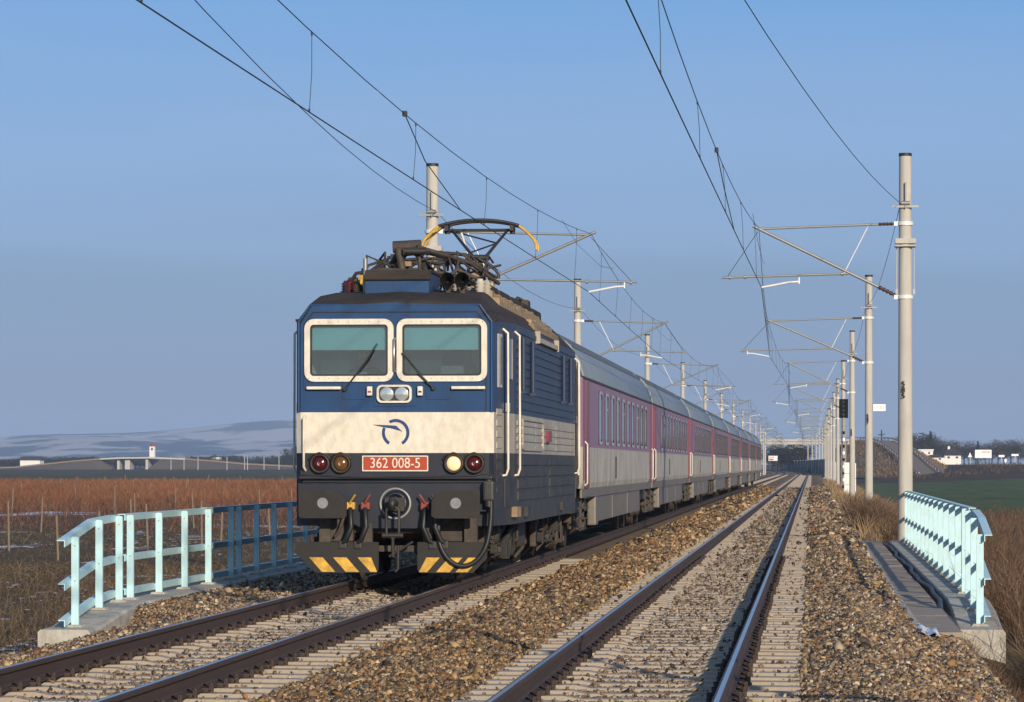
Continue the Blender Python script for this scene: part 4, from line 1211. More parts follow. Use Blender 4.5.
def mast(side, i, parts=True):
    s = -1 if side == 'R' else 1          # direction of the arms
    X = (XR if side == 'R' else XL) + bend(MAST_Y[i]); Y = MAST_Y[i] + (0 if side == 'R' else (4 if i == 0 else 1.6 if i < 3 else 4.0))
    t = thing('catenary_mast', mast_name(side, i), 'mast', (X, Y, 0), group='overhead line masts %s' % ('right of the tracks' if side == 'R' else 'left of the tracks'))
    b = MB(); b.tube([(0, 0, -1.3), (0, 0, 2), (0, 0, 8.72)], ([0.178, 0.168, 0.142] if i < 2 else [0.158, 0.15, 0.13]) if i else [0.07, 0.065, 0.06], 20); b.build('pole', M['concrete'], t)  # unseen first mast gets a slim pole so its cast shadow stays narrow
    b = MB(); b.tube([(0, 0, 8.72), (0, 0, 8.79)], [0.15, 0.15], 20); b.build('cap', M['dark'], t)
    b = MB(); b.bbox(-0.32, 0.32, -0.32, 0.32, -1.4, -0.42 if i else -0.8, 0.04); b.build('footing', M['kerbconcrete'], t)
    mx = s * 3.40                         # messenger wire support
    pull = (i % 2 == 1) == (side == 'R')
    mx = s * (3.40 if pull else 3.80)
    b = MB(); b.tube([(mx - s * 0.02, 0, 7.06), (s * 0.62, 0, 7.15)], 0.027, 8); b.build('top_tube', M['galv'], t)
    insulator((s * 0.62, 0, 7.15), (s * 0.2, 0, 7.16)).build('insulator', M['insul'], t)
    b = MB(); b.tube([(mx - s * -0.12, 0, 7.13), (s * 0.62, 0, 5.70)], 0.035, 8); b.build('strut', M['galv'], t)
    insulator((s * 0.62, 0, 5.70), (s * 0.2, 0, 5.49), 0.055).build('insulator', M['insul'], t)
    zr = 5.95
    b = MB(); b.tube([(s * 1.32, 0, zr + 0.06), (s * (4.25 if pull else 4.9), 0, zr - 0.02)], 0.026, 8)
    for q in (1.45, 3.7, 4.05 if pull else 4.75): b.tube([(s * q - 0.03, 0, zr + 0.06 - (q - 1.3) * 0.027), (s * q + 0.03, 0, zr + 0.06 - (q - 1.3) * 0.027)], 0.045, 8)
    b.build('registration_tube', M['galv'], t)
    b = MB(); b.tube([(s * 0.85, 0, 7.12), (s * 1.42, 0, 6.0)], 0.014, 6); b.build('brace', M['galvlight'], t)
    b = MB(); b.tube([(s * (4.1 if pull else 4.75), 0, zr + 0.02), (mx, 0, 7.0)], 0.007, 5, caps=False); b.build('tie_wire', M['wire'], t)
    cx = s * (3.32 if pull else 3.75)
    if pull:
        a0 = s * 2.45
    else:
        a0 = s * 4.6
    b = MB(); b.tube([(a0, 0, zr - 0.02), (a0, 0, zr - 0.17)], 0.022, 6)
    b.tube([(a0, 0, zr - 0.12), (a0 + (cx - a0) * 0.25, 0, zr - 0.13), (cx, 0, 5.70)], 0.026, 7)
    b.build('steady_arm', M['galvlight'], t)
    if i < 9:
        b = MB()
        for z in (5.46, 7.16): b.tube([(0, 0, z - 0.04), (0, 0, z + 0.04)], 0.185, 14); b.box(s * 0.1, s * 0.26, -0.05, 0.05, z - 0.05, z + 0.05)
        b.build('clamp', M['galvlight'], t)
        if i < 2:
            b = MB(); b.bbox(-0.24, 0.24, -0.2, 0.12, 6.69, 6.81, 0.02); b.bbox(-0.24, 0.24, -0.24, 0.24, 6.62, 6.66, 0.01)
            for q in (-0.2, 0.2): b.tube([(q, -0.05, 6.7), (q, -0.05, 5.6)], 0.013, 6); b.box(q - .025, q + .025, -.08, -.02, 5.52, 5.64)
            b.build('bracket', M['concrete'], t)
        b = MB(); b.box(-0.3, 0.3, -0.2, -0.16, 7.52, 7.57); b.tube([(0.0, -0.2, 7.5), (0, -0.2, 8.1)], 0.02, 6); b.tube([(-.1, -.2, 7.62), (.1, -.2, 7.62)], 0.05, 8); b.build('wire_bracket', M['galv'], t)
    if side == 'R' and i in (1, 2, 3, 4):
        # painted mast number, one figure below the other
        for k, ch in enumerate('585' if i == 1 else '587' if i == 2 else '589' if i == 3 else '591'):
            z = 3.44 - 0.135 * k
            text_mesh(ch, 0.17, 'number', M['black'], t, (-0.05, -0.19 + 0.003, z), (R(90), 0, 0), 0.004, bold=0.003)
    return t
for i in range(len(MAST_Y)):
    mast('R', i)
    if i >= 1: mast('L', i)

# sign plate on the second mast
t = thing('sign_plate', 'small white plate with faded lettering on the second right mast', 'sign', (XR + bend(126), 126.0, 0))
b = MB(); b.bbox(0.16, 0.63, -0.1, -0.07, 3.62, 3.88, 0.006); b.build('plate', M['signwhite'], t)
text_mesh('EX Brq', 0.14, 'lettering', M['signgrey'], t, (0.395, -0.104, 3.75), (R(90), 0, 0), 0.002)

def wire_y(side, i): return MAST_Y[i] + (0 if side == 'R' else (4 if i == 0 else 1.6 if i < 3 else 4.0))
def overhead(side):
    s = -1 if side == 'R' else 1
    X0 = XR if side == 'R' else XL
    n = len(MAST_Y)
    lab = 'overhead contact line hung above the empty right track' if side == 'R' else 'overhead contact line hung above the train track'
    t = thing('overhead_line', lab, 'overhead line', (0, 0, 0))
    def wire(zfun, r, k, name, stag):
        b = MB()
        for i in range(n - 1):
            pts = []
            y0, y1 = wire_y(side, i), wire_y(side, i + 1)
            xa = X0 + bend(y0) + stag(i); xb = X0 + bend(y1) + stag(i + 1)
            for q in range(k + 1):
                f = q / k
                pts.append((xa + (xb - xa) * f, y0 + (y1 - y0) * f, zfun(f, y1 - y0)))
            if i == 0:
                # carry on behind the camera
                y = y0 - 50; pts = [(xa, y, zfun(0.5, 50))] + pts
            b.tube(pts, r, 5, caps=False)
        return b.build(name, M['wire'], t, recalc=False)
    near_c = 3.88 if side == 'R' else 3.03
    cst = lambda i: s * (near_c if i == 0 else 3.32 if (i % 2 == 1) == (side == 'R') else 3.75)
    mst = lambda i: cst(i) + s * (0.06 if i else 0.02)
    cz = lambda f, L: 5.70 - 0.02 * math.sin(math.pi * f)
    mz = lambda f, L: 7.08 - 4 * f * (1 - f) * 0.00081 * (L / 2) ** 2
    wire(cz, 0.0085, 6, 'contact_wire', cst)
    wire(mz, 0.0068, 12, 'messenger_wire', mst)
    nd = 0
    for i in range(n - 1):
        y0, y1 = wire_y(side, i), wire_y(side, i + 1)
        k = 6 if i < 6 else 5
        for q in range(k):
            f = (q + 0.55) / k if k else 0
            if nd >= 96: break
            nd += 1
            xc = X0 + bend(y0) + cst(i) + (bend(y1) - bend(y0) + cst(i + 1) - cst(i)) * f
            xm = X0 + bend(y0) + mst(i) + (bend(y1) - bend(y0) + mst(i + 1) - mst(i)) * f
            y = y0 + (y1 - y0) * f
            b = MB(); b.tube([(xc, y, cz(f, 0)), (xc * .5 + xm * .5 + .01, y + 0.03, (cz(f, 0) + mz(f, y1 - y0)) / 2), (xm, y, mz(f, y1 - y0))], 0.0042, 4, caps=False)
            for p in ((xc, y, cz(f, 0) + .02), (xm, y, mz(f, y1 - y0) - .02)):
                b.box(p[0] - .009, p[0] + .009, y - .02, y + .02, p[2] - .02, p[2] + .02)
            b.build('dropper', M['wire'], t, recalc=False)
        # thin stitch wire hung from the messenger each side of the mast
        if 1 <= i < 8:
            b = MB(); L = y1 - y0; L0 = y0 - wire_y(side, i - 1)
            fa, fb = 1 - 9 / L0, 9 / L
            xa = X0 + bend(y0) + mst(i)
            b.tube([(xa - s * .02, y0 - 9, mz(fa, L0)), (xa - s * .03, y0 - 4, 6.55), (xa - s * .03, y0 + 4, 6.55), (xa - s * .02, y0 + 9, mz(fb, L))], 0.005, 4, caps=False)
            b.build('stitch_wire', M['wire'], t, recalc=False)
    # loose jumper cable between the two wires
    yj = 46.0 if side == 'L' else 51.0
    f = (yj - wire_y(side, 0)) / (wire_y(side, 1) - wire_y(side, 0))
    xm = X0 + mst(0) + (mst(1) - mst(0)) * f; xc = X0 + cst(0) + (cst(1) - cst(0)) * (f + 0.12)
    L = wire_y(side, 1) - wire_y(side, 0)
    b = MB(); b.tube([(xm, yj, mz(f, L)), (xm * .5 + xc * .5, yj + 2.2, 6.05), (xc, yj + 7.0, cz(f, L))], 0.008, 5)
    b.box(xm - .03, xm + .03, yj - .06, yj + .06, mz(f, L) - .03, mz(f, L) + .04)
    b.build('jumper_cable', M['wire'], t)
    # earth wire slung from mast to mast
    w_ = MB()
    for i in range(0, n - 1):
        y0, y1 = wire_y(side, i), wire_y(side, i + 1)
        pts = []
        for q in range(11):
            f = q / 10
            e0 = (4.45 if side == 'R' else 2.25) if i == 0 else 0.12
            pts.append((X0 + s * (e0 + (0.12 - e0) * f) + bend(y0) + (bend(y1) - bend(y0)) * f, y0 - 0.2 + (y1 - y0) * f, 7.62 - 4 * f * (1 - f) * 0.55))
        w_.tube(pts, 0.007, 5, caps=False)
    o = w_.build('earth_wire', M['wire'], recalc=False)
    tag(o, 'single thin earth wire slung between the %s masts' % ('right' if side == 'R' else 'left'), 'wire')
overhead('R'); overhead('L')

# ================================================================== RAILINGS, WALKWAY
def railing(label, X, pts, out, group=None):
    """pts: (Y, base z, top z); out: +1 when the rails sit on the +X side of the posts"""
    t = thing('railing', label, 'railing', (X, pts[0][0], pts[0][1]), group=group)
    ox, oy, oz = X, pts[0][0], pts[0][1]
    for (y, zb, zt) in pts:
        b = MB()
        b.prism(rrect(-0.045, 0.045, zb - oz - 0.02, zt - oz - 0.012, 0.022, 3), 'y', y - oy - 0.022, y - oy + 0.022)
        p = b.build('post', M['mint'], t)
        b = MB(); b.prism([(-0.11, zb - oz - 0.02), (0.11, zb - oz - 0.02), (0.085, zb - oz + 0.012), (-0.085, zb - oz + 0.012)], 'y', y - oy - 0.1, y - oy + 0.1); b.build('foot_pad', M['kerbconcrete'], p)
        for z in (zt - .12, (zt + zb) / 2):
            b = MB(); b.cyl((0.0, y - oy - 0.03, z - oz), 'y', 0.008, 0, 0.01, 8); b.build('bolt', M['galv'], p)
    def rail_line(name, zf, w_, over):
        b = MB()
        ya = pts[0][0] - over; yb = pts[-1][0] + 0.25
        seq = [(ya, zf(pts[0][1], pts[0][2]) - (pts[1][2] - pts[0][2]) / (pts[1][0] - pts[0][0]) * over)] + [(y, zf(zb, zt)) for (y, zb, zt) in pts] + [(yb, zf(pts[-1][1], pts[-1][2]))]
        x0 = out * 0.047
        for (y0, z0), (y1, z1) in zip(seq, seq[1:]):
            y0 -= oy; y1 -= oy; z0 -= oz; z1 -= oz
            for xa, xb, da, db in ((x0, x0 + out * 0.012, -0.085, 0.0), (x0 + out * 0.012, x0 + out * w_, -0.012, 0.0)):
                xa, xb = min(xa, xb), max(xa, xb)
                vs = [(xa, y0, z0 + da), (xb, y0, z0 + da), (xb, y0, z0 + db), (xa, y0, z0 + db), (xa, y1, z1 + da), (xb, y1, z1 + da), (xb, y1, z1 + db), (xa, y1, z1 + db)]
                b.add(vs, [(0, 1, 2, 3), (4, 7, 6, 5), (0, 4, 5, 1), (1, 5, 6, 2), (2, 6, 7, 3), (3, 7, 4, 0)])
        b.build(name, M['mint'], t)
    over = (0.35 if out < 0 else 0.12) if pts[0][2] < 0.8 else 1.75 if pts[0][0] == 50.05 else 0.12
    rail_line('top_rail', lambda zb, zt: zt, 0.10, over)
    rail_line('middle_rail', lambda zb, zt: zb + (zt - zb) * 0.52, 0.085, over)
    rail_line('bottom_rail', lambda zb, zt: zb + 0.13, 0.085, over)
    return t
XB = -8.88
railing('short nearest turquoise railing section whose rails slope down at the left end', XB, [(39.3, -0.37, 0.72), (40.65, -0.22, 0.90), (41.85, -0.17, 0.93)], -1, 'turquoise railings left of the train')
railing('sunlit middle turquoise railing section left of the train', XB, [(42.55, -0.17, 0.935), (44.45, -0.17, 0.935), (46.3, -0.17, 0.935), (48.15, -0.17, 0.935)], -1, 'turquoise railings left of the train')
railing('shaded dark turquoise railing section beside the locomotive', XB, [(50.05, -0.17, 0.94), (50.75, -0.17, 0.94), (52.4, -0.17, 0.94), (54.1, -0.17, 0.94), (55.8, -0.17, 0.94), (57.5, -0.17, 0.94), (59.2, -0.17, 0.94), (60.9, -0.17, 0.94), (62.6, -0.17, 0.94)], -1, 'turquoise railings left of the train')
XP = 2.12
railing('long turquoise railing section of closely seen posts beside the walkway', XP, [(46.3 + 2.18 * k, -0.2, 0.98) for k in range(15)], 1, 'turquoise railings right of the tracks')
railing('short nearest turquoise railing section at the walkway end, bent down at the front', XP - 0.03, [(41.6, -0.42, 0.72), (43.1, -0.28, 0.90), (44.6, -0.21, 0.975)], 1, 'turquoise railings right of the tracks')

def left_parapet():
    t = thing('parapet', 'pale concrete parapet strip carrying the left railings', 'parapet', (-8.87, 39, -0.4))
    b = MB()
    prof = [(38.7, -0.39), (39.3, -0.385), (40.65, -0.235), (41.85, -0.185), (66, -0.185)]
    def seg(ya, yb, prof, name):
        b = MB(); vs = []
        for y, z in prof:
            xo = -0.04 if y < 39.5 else 0
            vs += [(-0.33, y - 39, z + 0.4 - 0.6), (-0.33, y - 39, z + 0.4 - 0.03), (-0.30, y - 39, z + 0.4), (0.31 + xo, y - 39, z + 0.4), (0.34 + xo, y - 39, z + 0.4 - 0.03), (0.34 + xo, y - 39, z + 0.4 - 0.6)]
        fs = [(6 * i + k, 6 * i + k + 1, 6 * i + 7 + k, 6 * i + 6 + k) for i in range(len(prof) - 1) for k in range(5)]
        fs += [tuple(range(6)), tuple(range(len(vs) - 6, len(vs)))[::-1]]
        b.add(vs, fs); b.build(name, M['kerbconcrete'], t)
    seg(0, 0, prof[:4] + [(42.15, -0.185)], 'end_block')
    seg(0, 0, [(42.19, -0.185), (49.4, -0.185)], 'coping')
    seg(0, 0, [(49.44, -0.185), (66, -0.185)], 'coping')
left_parapet()
def right_parapet():
    t = thing('parapet', 'pale concrete parapet strip carrying the right railing, blunt block at its near end', 'parapet', (2.1, 41, -0.4))
    def seg(prof, name, zb):
        b = MB(); vs = []
        for y, z in prof:
            vs += [(-0.30, y - 41, zb), (-0.30, y - 41, z + 0.4 - 0.02), (-0.28, y - 41, z + 0.4), (0.24, y - 41, z + 0.4), (0.27, y - 41, z + 0.4 - 0.03), (0.27, y - 41, zb)]
        fs = [(6 * i + k, 6 * i + k + 1, 6 * i + 7 + k, 6 * i + 6 + k) for i in range(len(prof) - 1) for k in range(5)]
        fs += [tuple(range(6)), tuple(range(len(vs) - 6, len(vs)))[::-1]]
        b.add(vs, fs); b.build(name, M['kerbconcrete'], t)
    seg([(40.9, -0.45), (41.6, -0.435), (43.1, -0.295), (44.6, -0.225), (45.4, -0.215)], 'end_block', -0.75)
    y = 45.44
    while y < 78:
        seg([(y, -0.215), (min(y + 2.96, 78.5), -0.215)], 'coping', -0.45); y += 3.0
right_parapet()

def walkway():
    b = MB()
    y = 36.4; k = 0
    xe = lambda y: 1.17 + (0.10 * (37.5 - y) / 3.5 if y < 37.5 else 0)
    while y < 79:
        j = random.uniform(-0.004, 0.004)
        vs = []
        y1 = y + 1.985
        for yy in (y, y1):
            vs += [(xe(yy) + 0.05, yy, -0.45), (xe(yy) + 0.05, yy, -0.262 + j), (1.64, yy, -0.262 + j * 2), (1.64, yy, -0.45)]
        b.add(vs, [(0, 1, 5, 4), (1, 2, 6, 5), (2, 3, 7, 6), (0, 3, 2, 1), (4, 5, 6, 7)])
        y += 2.0
    o = b.build('walkway', M['walk']); tag(o, 'grey slab walkway beside the right railing', kind='structure')
    # thin raised edge strip that swings away at the near end
    pts = [(1.17, 79, -0.245), (1.17, 70, -0.245), (1.165, 60, -0.243), (1.17, 50, -0.246), (1.17, 42, -0.25), (1.185, 38.0, -0.255)]
    b = MB()
    for (x0, y0, z0), (x1, y1, z1) in zip(pts, pts[1:]):
        vs = [(x0 - .045, y0, z0 - .16), (x0 - .045, y0, z0 + 0.012), (x0 + .045, y0, z0 + 0.012), (x0 + .045, y0, z0 - .16), (x1 - .045, y1, z1 - .16), (x1 - .045, y1, z1 + .012), (x1 + .045, y1, z1 + .012), (x1 + .045, y1, z1 - .16)]
        b.add(vs, [(0, 1, 5, 4), (1, 2, 6, 5), (2, 3, 7, 6), (0, 3, 2, 1), (4, 5, 6, 7)])
    o = b.build('kerb', M['kerbconcrete']); tag(o, 'pale raised kerb between stones and the grey walkway', 'kerb')
    # wavy black cable duct in the gap by the parapet, curling over the stones at the near end
    pts = []
    for k in range(60):
        y = 78 - k * 0.66
        x = 1.715 + 0.028 * math.sin(y * 0.55) + 0.018 * math.sin(y * 1.3)
        z = -0.255
        if y < 45: x -= 0.022 * (45 - y) * 0.5; z -= 0.012 * (45 - y)
        pts.append((x, y, z))
    px_, py_, pz_ = pts[-1]
    for k in range(1, 22):
        y = py_ - k * 0.6
        x = px_ - 0.012 * k * 0.6; pts.append((x, y, max(-0.47, pz_ - 0.02 * k) + 0.01))
    b = MB(); b.tube(pts, 0.034, 8)
    o = b.build('cable_duct', M['rubber']); tag(o, 'wavy black cable duct lying between walkway and parapet', 'cable')
    # scrap of white plastic on the edge of the slabs
    b = MB(); g = random.Random(3)
    nx, ny = 7, 9
    for j in range(ny):
        for i in range(nx):
            wv = 0.16 * (1 - 0.4 * abs(j - 3) / 5)
            b.v.append((1.14 + (i - 3) / 3 * wv + 0.03 * j * 0.6 + g.uniform(-.012, .012), 37.6 - 0.26 * j + g.uniform(-.05, .05), -0.245 + 0.02 * math.sin(i * 1.7 + j) + g.uniform(0, 0.015)))
    for j in range(ny - 1):
        for i in range(nx - 1):
            if (i + j * 3) % 11 == 0 and i in (0, nx - 2): continue
            b.f.append((j * nx + i, j * nx + i + 1, (j + 1) * nx + i + 1, (j + 1) * nx + i)); b.m.append(0); b.s.append(False)
    o = b.build('plastic_scrap', M['plastic']); tag(o, 'torn white plastic scrap lying on the walkway edge', 'litter')
walkway()

# ================================================================== SIGNAL AND CABINETS
def signal():
    zc = 196.0; X, Y = spot(843.6, zc)
    t = thing('signal', 'tall railway signal with a black head on a banded pole beside the white cabinets', 'signal', (X, Y, 0))
    b = MB(); b.tube([(0, 0, -0.8), (0, 0, 5.3)], 0.075, 10); b.build('pole', M['galv'], t)
    for k in range(9):
        b = MB(); b.tube([(0, 0, 0.2 + k * 0.4), (0, 0, 0.38 + k * 0.4)], 0.082, 10); b.build('band', M['signwhite' if k % 2 else 'black'], t)
    b = MB(); b.prism(rrect(-0.25, 0.25, hgt(417.5, zc), hgt(399.5, zc), 0.12), 'y', -0.1, 0.06); h = b.build('head', M['black'], t)
    b = MB(); b.box(-0.27, 0.27, 0.06, 0.08, hgt(418, zc), hgt(399, zc)); b.build('backboard', M['black'], h)
    for k in range(4):
        b = MB(); z = hgt(402 + 4.2 * k, zc); b.cyl((0, -0.1, z), 'y', 0.07, -0.02, 0.0, 14); b.build('lens', M['pane'], h)
    b = MB()
    for q in (-.14, .14): b.tube([(q, 0.14, -0.8), (q, 0.14, 4.3)], 0.02, 6)
    for k in range(14): b.tube([(-.14, .14, -.4 + .33 * k), (.14, .14, -.4 + .33 * k)], 0.014, 5)
    b.build('ladder', M['galv'], t)
signal()
def cabinet(px0, px1, ytop, ybase, zc, label, seams=2):
    xa, ya = spot(px0, zc); xb, _ = spot(px1, zc); z0 = hgt(ybase, zc); h = hgt(ytop, zc) - z0; wd = xb - xa
    t = thing('relay_cabinet', label, 'cabinet', ((xa + xb) / 2, ya, z0))
    for k in range(seams + 1):
        b = MB(); b.bbox(-wd / 2, wd / 2, 0, 0.5, h * k / (seams + 1) + 0.012, h * (k + 1) / (seams + 1) - 0.012, 0.02); b.build('door', M['cabinet'], t)
    b = MB(); b.box(-wd / 2 + .03, wd / 2 - .03, 0.03, 0.48, -0.3, h - .02); b.build('frame', M['galv'], t)
    b = MB(); b.box(-wd / 2 - .04, wd / 2 + .04, -0.05, 0.55, -0.9, 0.0); b.build('plinth', M['kerbconcrete'], t)
cabinet(844.2, 850.5, 462.3, 496.0, 192, 'tall white relay cabinet of three doors at the signal foot')
cabinet(851.5, 856, 463, 494, 206, 'white cabinet half hidden behind the third right mast', 1)
cabinet(835.5, 839.5, 462, 478, 330, 'small white cabinet farther along the row of right masts', 0)
cabinet(830.5, 833.5, 461.5, 476, 430, 'tiny white cabinet near the barrier wall end', 0)
zc = 190; X, Y = spot(840.5, zc)
t = thing('marker_lamp', 'small yellow marker at the foot of the signal', 'marker', (X, Y, hgt(497, zc)))
b = MB(); b.bbox(-.13, .13, -.1, .1, -0.6, 0.2, 0.03); b.build('base', M['kerbconcrete'], t)
b = MB(); b.lathe((0, 0, 0.2), 'z', [(0, .12), (.1, .12), (.18, .07), (.2, .01)], 12); b.build('cap', M['yellow'], t)

# ================================================================== LOCOMOTIVE
def locomotive():
    LX, LY = -5.56, 43.2
    t = thing('locomotive', 'blue and cream electric locomotive with orange number plate leading the train', 'locomotive', (LX, LY, 0))
    # ---- hull
    secs = [(0.62, 1.27, 3.46, 1.12, 3.70), (0.67, 1.33, 3.50, 1.15, 3.735), (1.25, 1.385, 3.51, 1.10, 3.87), (2.30, 1.47, 3.53, 1.03, 3.97),
            (13.9, 1.47, 3.53, 1.03, 3.97), (14.9, 1.40, 3.51, 1.10, 3.87), (15.28, 1.33, 3.50, 1.15, 3.735), (15.33, 1.27, 3.46, 1.12, 3.70)]
    ZB, Z1, Z2 = 0.76, 1.735, 2.28
    b = MB(); rows = []
    for y, hw, zs, h2, zt in secs:
        row = [(hw, y, ZB), (hw, y, Z1), (hw, y, Z2), (hw, y, zs), (h2, y, zt), (0, y, zt + 0.05), (-h2, y, zt), (-hw, y, zs), (-hw, y, Z2), (-hw, y, Z1), (-hw, y, ZB)]
        rows.append(row); b.v += row
    n = 11
    for j in range(len(secs) - 1):
        endcab = j in (0, len(secs) - 2)
        for k in range(n - 1):
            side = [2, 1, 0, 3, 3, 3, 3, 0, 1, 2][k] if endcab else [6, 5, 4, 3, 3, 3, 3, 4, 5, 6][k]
            if endcab and k in (3, 6): side = 3
            b.f.append((j * n + k, j * n + k + 1, (j + 1) * n + k + 1, (j + 1) * n + k)); b.m.append(side); b.s.append(False)
    # underside and rear wall
    m_ = len(secs) - 1
    for j in range(m_):
        b.f.append((j * n, (j + 1) * n, (j + 1) * n + 10, j * n + 10)); b.m.append(6); b.s.append(False)
    b.f.append(tuple(m_ * n + k for k in range(11))); b.m.append(4); b.s.append(False)
    # front wall: panels round the two window openings
    y = 0.62; hw = 1.27
    def quad(pts, mi): b.add([(p[0], y, p[1]) for p in pts], [(0, 1, 2, 3)], mi)
    quad([(-hw, ZB), (hw, ZB), (hw, Z1), (-hw, Z1)], 2)
    quad([(-hw, Z1), (hw, Z1), (hw, Z2), (-hw, Z2)], 1)
    W0, W1 = 2.755, 3.445
    quad([(-hw, Z2), (hw, Z2), (hw, W0), (-hw, W0)], 0)
    for xa, xb in ((-hw, -1.14), (-0.085, 0.085), (1.14, hw)): quad([(xa, W0), (xb, W0), (xb, W1), (xa, W1)], 0)
    b.add([(-hw, y, W1), (hw, y, W1), (hw, y, 3.46), (1.12, y, 3.70), (0, y, 3.75), (-1.12, y, 3.70), (-hw, y, 3.46)], [(0, 1, 2, 3, 4, 5, 6)], 0)
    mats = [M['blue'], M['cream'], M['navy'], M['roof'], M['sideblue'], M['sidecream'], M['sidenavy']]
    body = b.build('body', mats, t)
    bv = body
    # blue lip round the front edge
    b = MB()
    lip = [(-1.30, 2.28), (-1.30, 3.49), (-1.14, 3.715), (1.14, 3.715), (1.30, 3.49), (1.30, 2.28)]
    for (xa, za), (xb, zb) in zip(lip, lip[1:]): b.tube([(xa, 0.635, za), (xb, 0.635, zb)], 0.018, 6)
    b.build('edge_strip', M['blue'], t)
    b = MB()
    lip2 = [(-1.23, 2.60), (-1.23, 3.45), (-1.10, 3.62), (1.10, 3.62), (1.23, 3.45), (1.23, 2.30)]
    for (xa, za), (xb, zb) in zip(lip2, lip2[1:]): b.tube([(xa, 0.62, za), (xb, 0.62, zb)], 0.007, 5)
    b.build('rain_strip', M['dark'], t)
    # ---- windscreens
    for xa, xb in ((-1.215, -0.012), (0.03, 1.245)):
        b = MB(); b.ring(rrect(xa, xb, 2.69, 3.53, 0.13), rrect(xa + 0.076, xb - 0.076, 2.766, 3.454, 0.05), 'y', 0.585, 0.64); f = b.build('windscreen', M['white'], t)
        b = MB(); b.ring(rrect(xa + 0.07, xb - 0.07, 2.76, 3.46, 0.055), rrect(xa + 0.10, xb - 0.10, 2.79, 3.43, 0.04), 'y', 0.60, 0.63); b.build('seal', M['rubber'], f)
        b = MB(); b.prism(rrect(xa + 0.09, xb - 0.09, 2.78, 3.44, 0.05), 'y', 0.618, 0.624); b.build('pane', M['glass'], f)
        b = MB()
        for k in range(9):
            x = xa + 0.06 + (xb - xa - 0.12) * k / 8
            for z in (2.732, 3.49): b.cyl((x, 0.585, z), 'y', 0.006, -0.004, 0, 6)
        b.build('screws', M['rust'], f)
    # ---- cab interior
    b = MB(); b.box(-1.2, 1.2, 1.95, 2.0, 2.2, 3.6, 0); b.box(-1.2, 1.2, 0.8, 2.0, 2.2, 2.24, 0); b.box(-1.24, -1.2, 0.7, 2.0, 2.2, 3.45, 0); b.box(1.2, 1.24, 0.7, 2.0, 2.2, 3.45, 0)
    b.box(-1.19, 1.19, 0.70, 1.1, 2.5, 2.70, 1); b.box(-0.25, 0.05, 1.90, 1.94, 2.3, 3.3, 1); b.box(0.5, 0.9, 1.91, 1.94, 2.8, 3.2, 1); b.box(0.55, 1.0, 1.3, 1.5, 2.3, 2.95, 1)
    b.build('cab_interior', [M['cabin'], M['desk']], t)
    b = MB(); b.box(-1.17, 1.17, 0.665, 0.672, 3.115, 3.46)
    b.build('sun_blind', M['blind'], t)
    # ---- wipers
    for pts in (((-0.66, 2.59), (-0.36, 2.98), (-0.23, 3.20)), ((0.53, 2.60), (0.33, 2.80), (0.10, 3.07))):
        b = MB(); b.tube([(pts[0][0], 0.56, pts[0][1]), (pts[1][0], 0.545, pts[1][1]), (pts[2][0], 0.56, pts[2][1])], [0.012, 0.014, 0.007], 6)
        b.cyl((pts[0][0], 0.62, pts[0][1]), 'y', 0.028, -0.07, 0, 8)
        b.build('wiper', M['rubber'], t)
    # centre grab handle between the windows
    b = MB(); b.tube([(0.01, 0.6, 3.27), (0.0, 0.55, 3.25), (0.0, 0.55, 2.84), (0.01, 0.6, 2.82)], 0.016, 6); b.build('grab_handle', M['steel'], t)
    # steps under the windows
    for xa, xb in ((-1.18, -0.72), (0.77, 1.22)):
        b = MB(); b.bbox(xa, xb, 0.54, 0.63, 2.585, 2.625, 0.012); b.build('ledge', M['white'], t)
    for xa, xb in ((-0.70, -0.40), (0.42, 0.75)):
        b = MB(); b.box(xa, xb, 0.609, 0.62, 2.45, 2.66)
        for x in (xa + .03, xb - .03):
            for z in (2.48, 2.63): b.cyl((x, 0.609, z), 'y', 0.01, -0.006, 0, 6)
        b.build('cover_plate', M['blue'], t)
    for x, lab in ((-0.33, 0), (0.35, 0)):
        b = MB(); b.bbox(x - 0.035, x + 0.035, 0.54, 0.62, 2.50, 2.625, 0.015); q = b.build('indicator_lamp', M['white'], t)
        b = MB(); b.box(x - .022, x + .022, 0.536, 0.54, 2.54, 2.565); b.build('stripe', M['rust' if x < 0 else 'logo'], q)
    # ---- headlight pair
    b = MB(); b.box(-0.28, 0.28, 0.607, 0.62, 2.36, 2.66); b.build('headlight_plate', M['blue'], t)
    b = MB(); b.ring(rrect(-0.235, 0.235, 2.405, 2.645, 0.07), rrect(-0.205, 0.205, 2.432, 2.618, 0.05), 'y', 0.56, 0.61, 0); hf = b.build('headlight', M['white'], t)
    b = MB(); b.prism(rrect(-0.207, 0.207, 2.43, 2.62, 0.05), 'y', 0.59, 0.607); b.build('housing', M['dark'], hf)
    for x in (-0.1, 0.1):
        b = MB(); b.lathe((x, 0.592, 2.525), 'y', [(0.0, 0.092), (-0.02, 0.092), (-0.022, 0.078), (-0.03, 0.05), (-0.034, 0.004)], 20); b.build('lens', M['lens'], hf)
    # ---- logo on the cream band: open ring with a long wing
    b = MB(); pts = []
    cx, cz, r = 0.015, 2.005, 0.165
    for k in range(41):
        a = R(-58 + 296 * k / 40)
        if 118 < math.degrees(a) < 0: continue
        pts.append((cx + r * math.cos(a), cz + r * math.sin(a)))
    vs = []
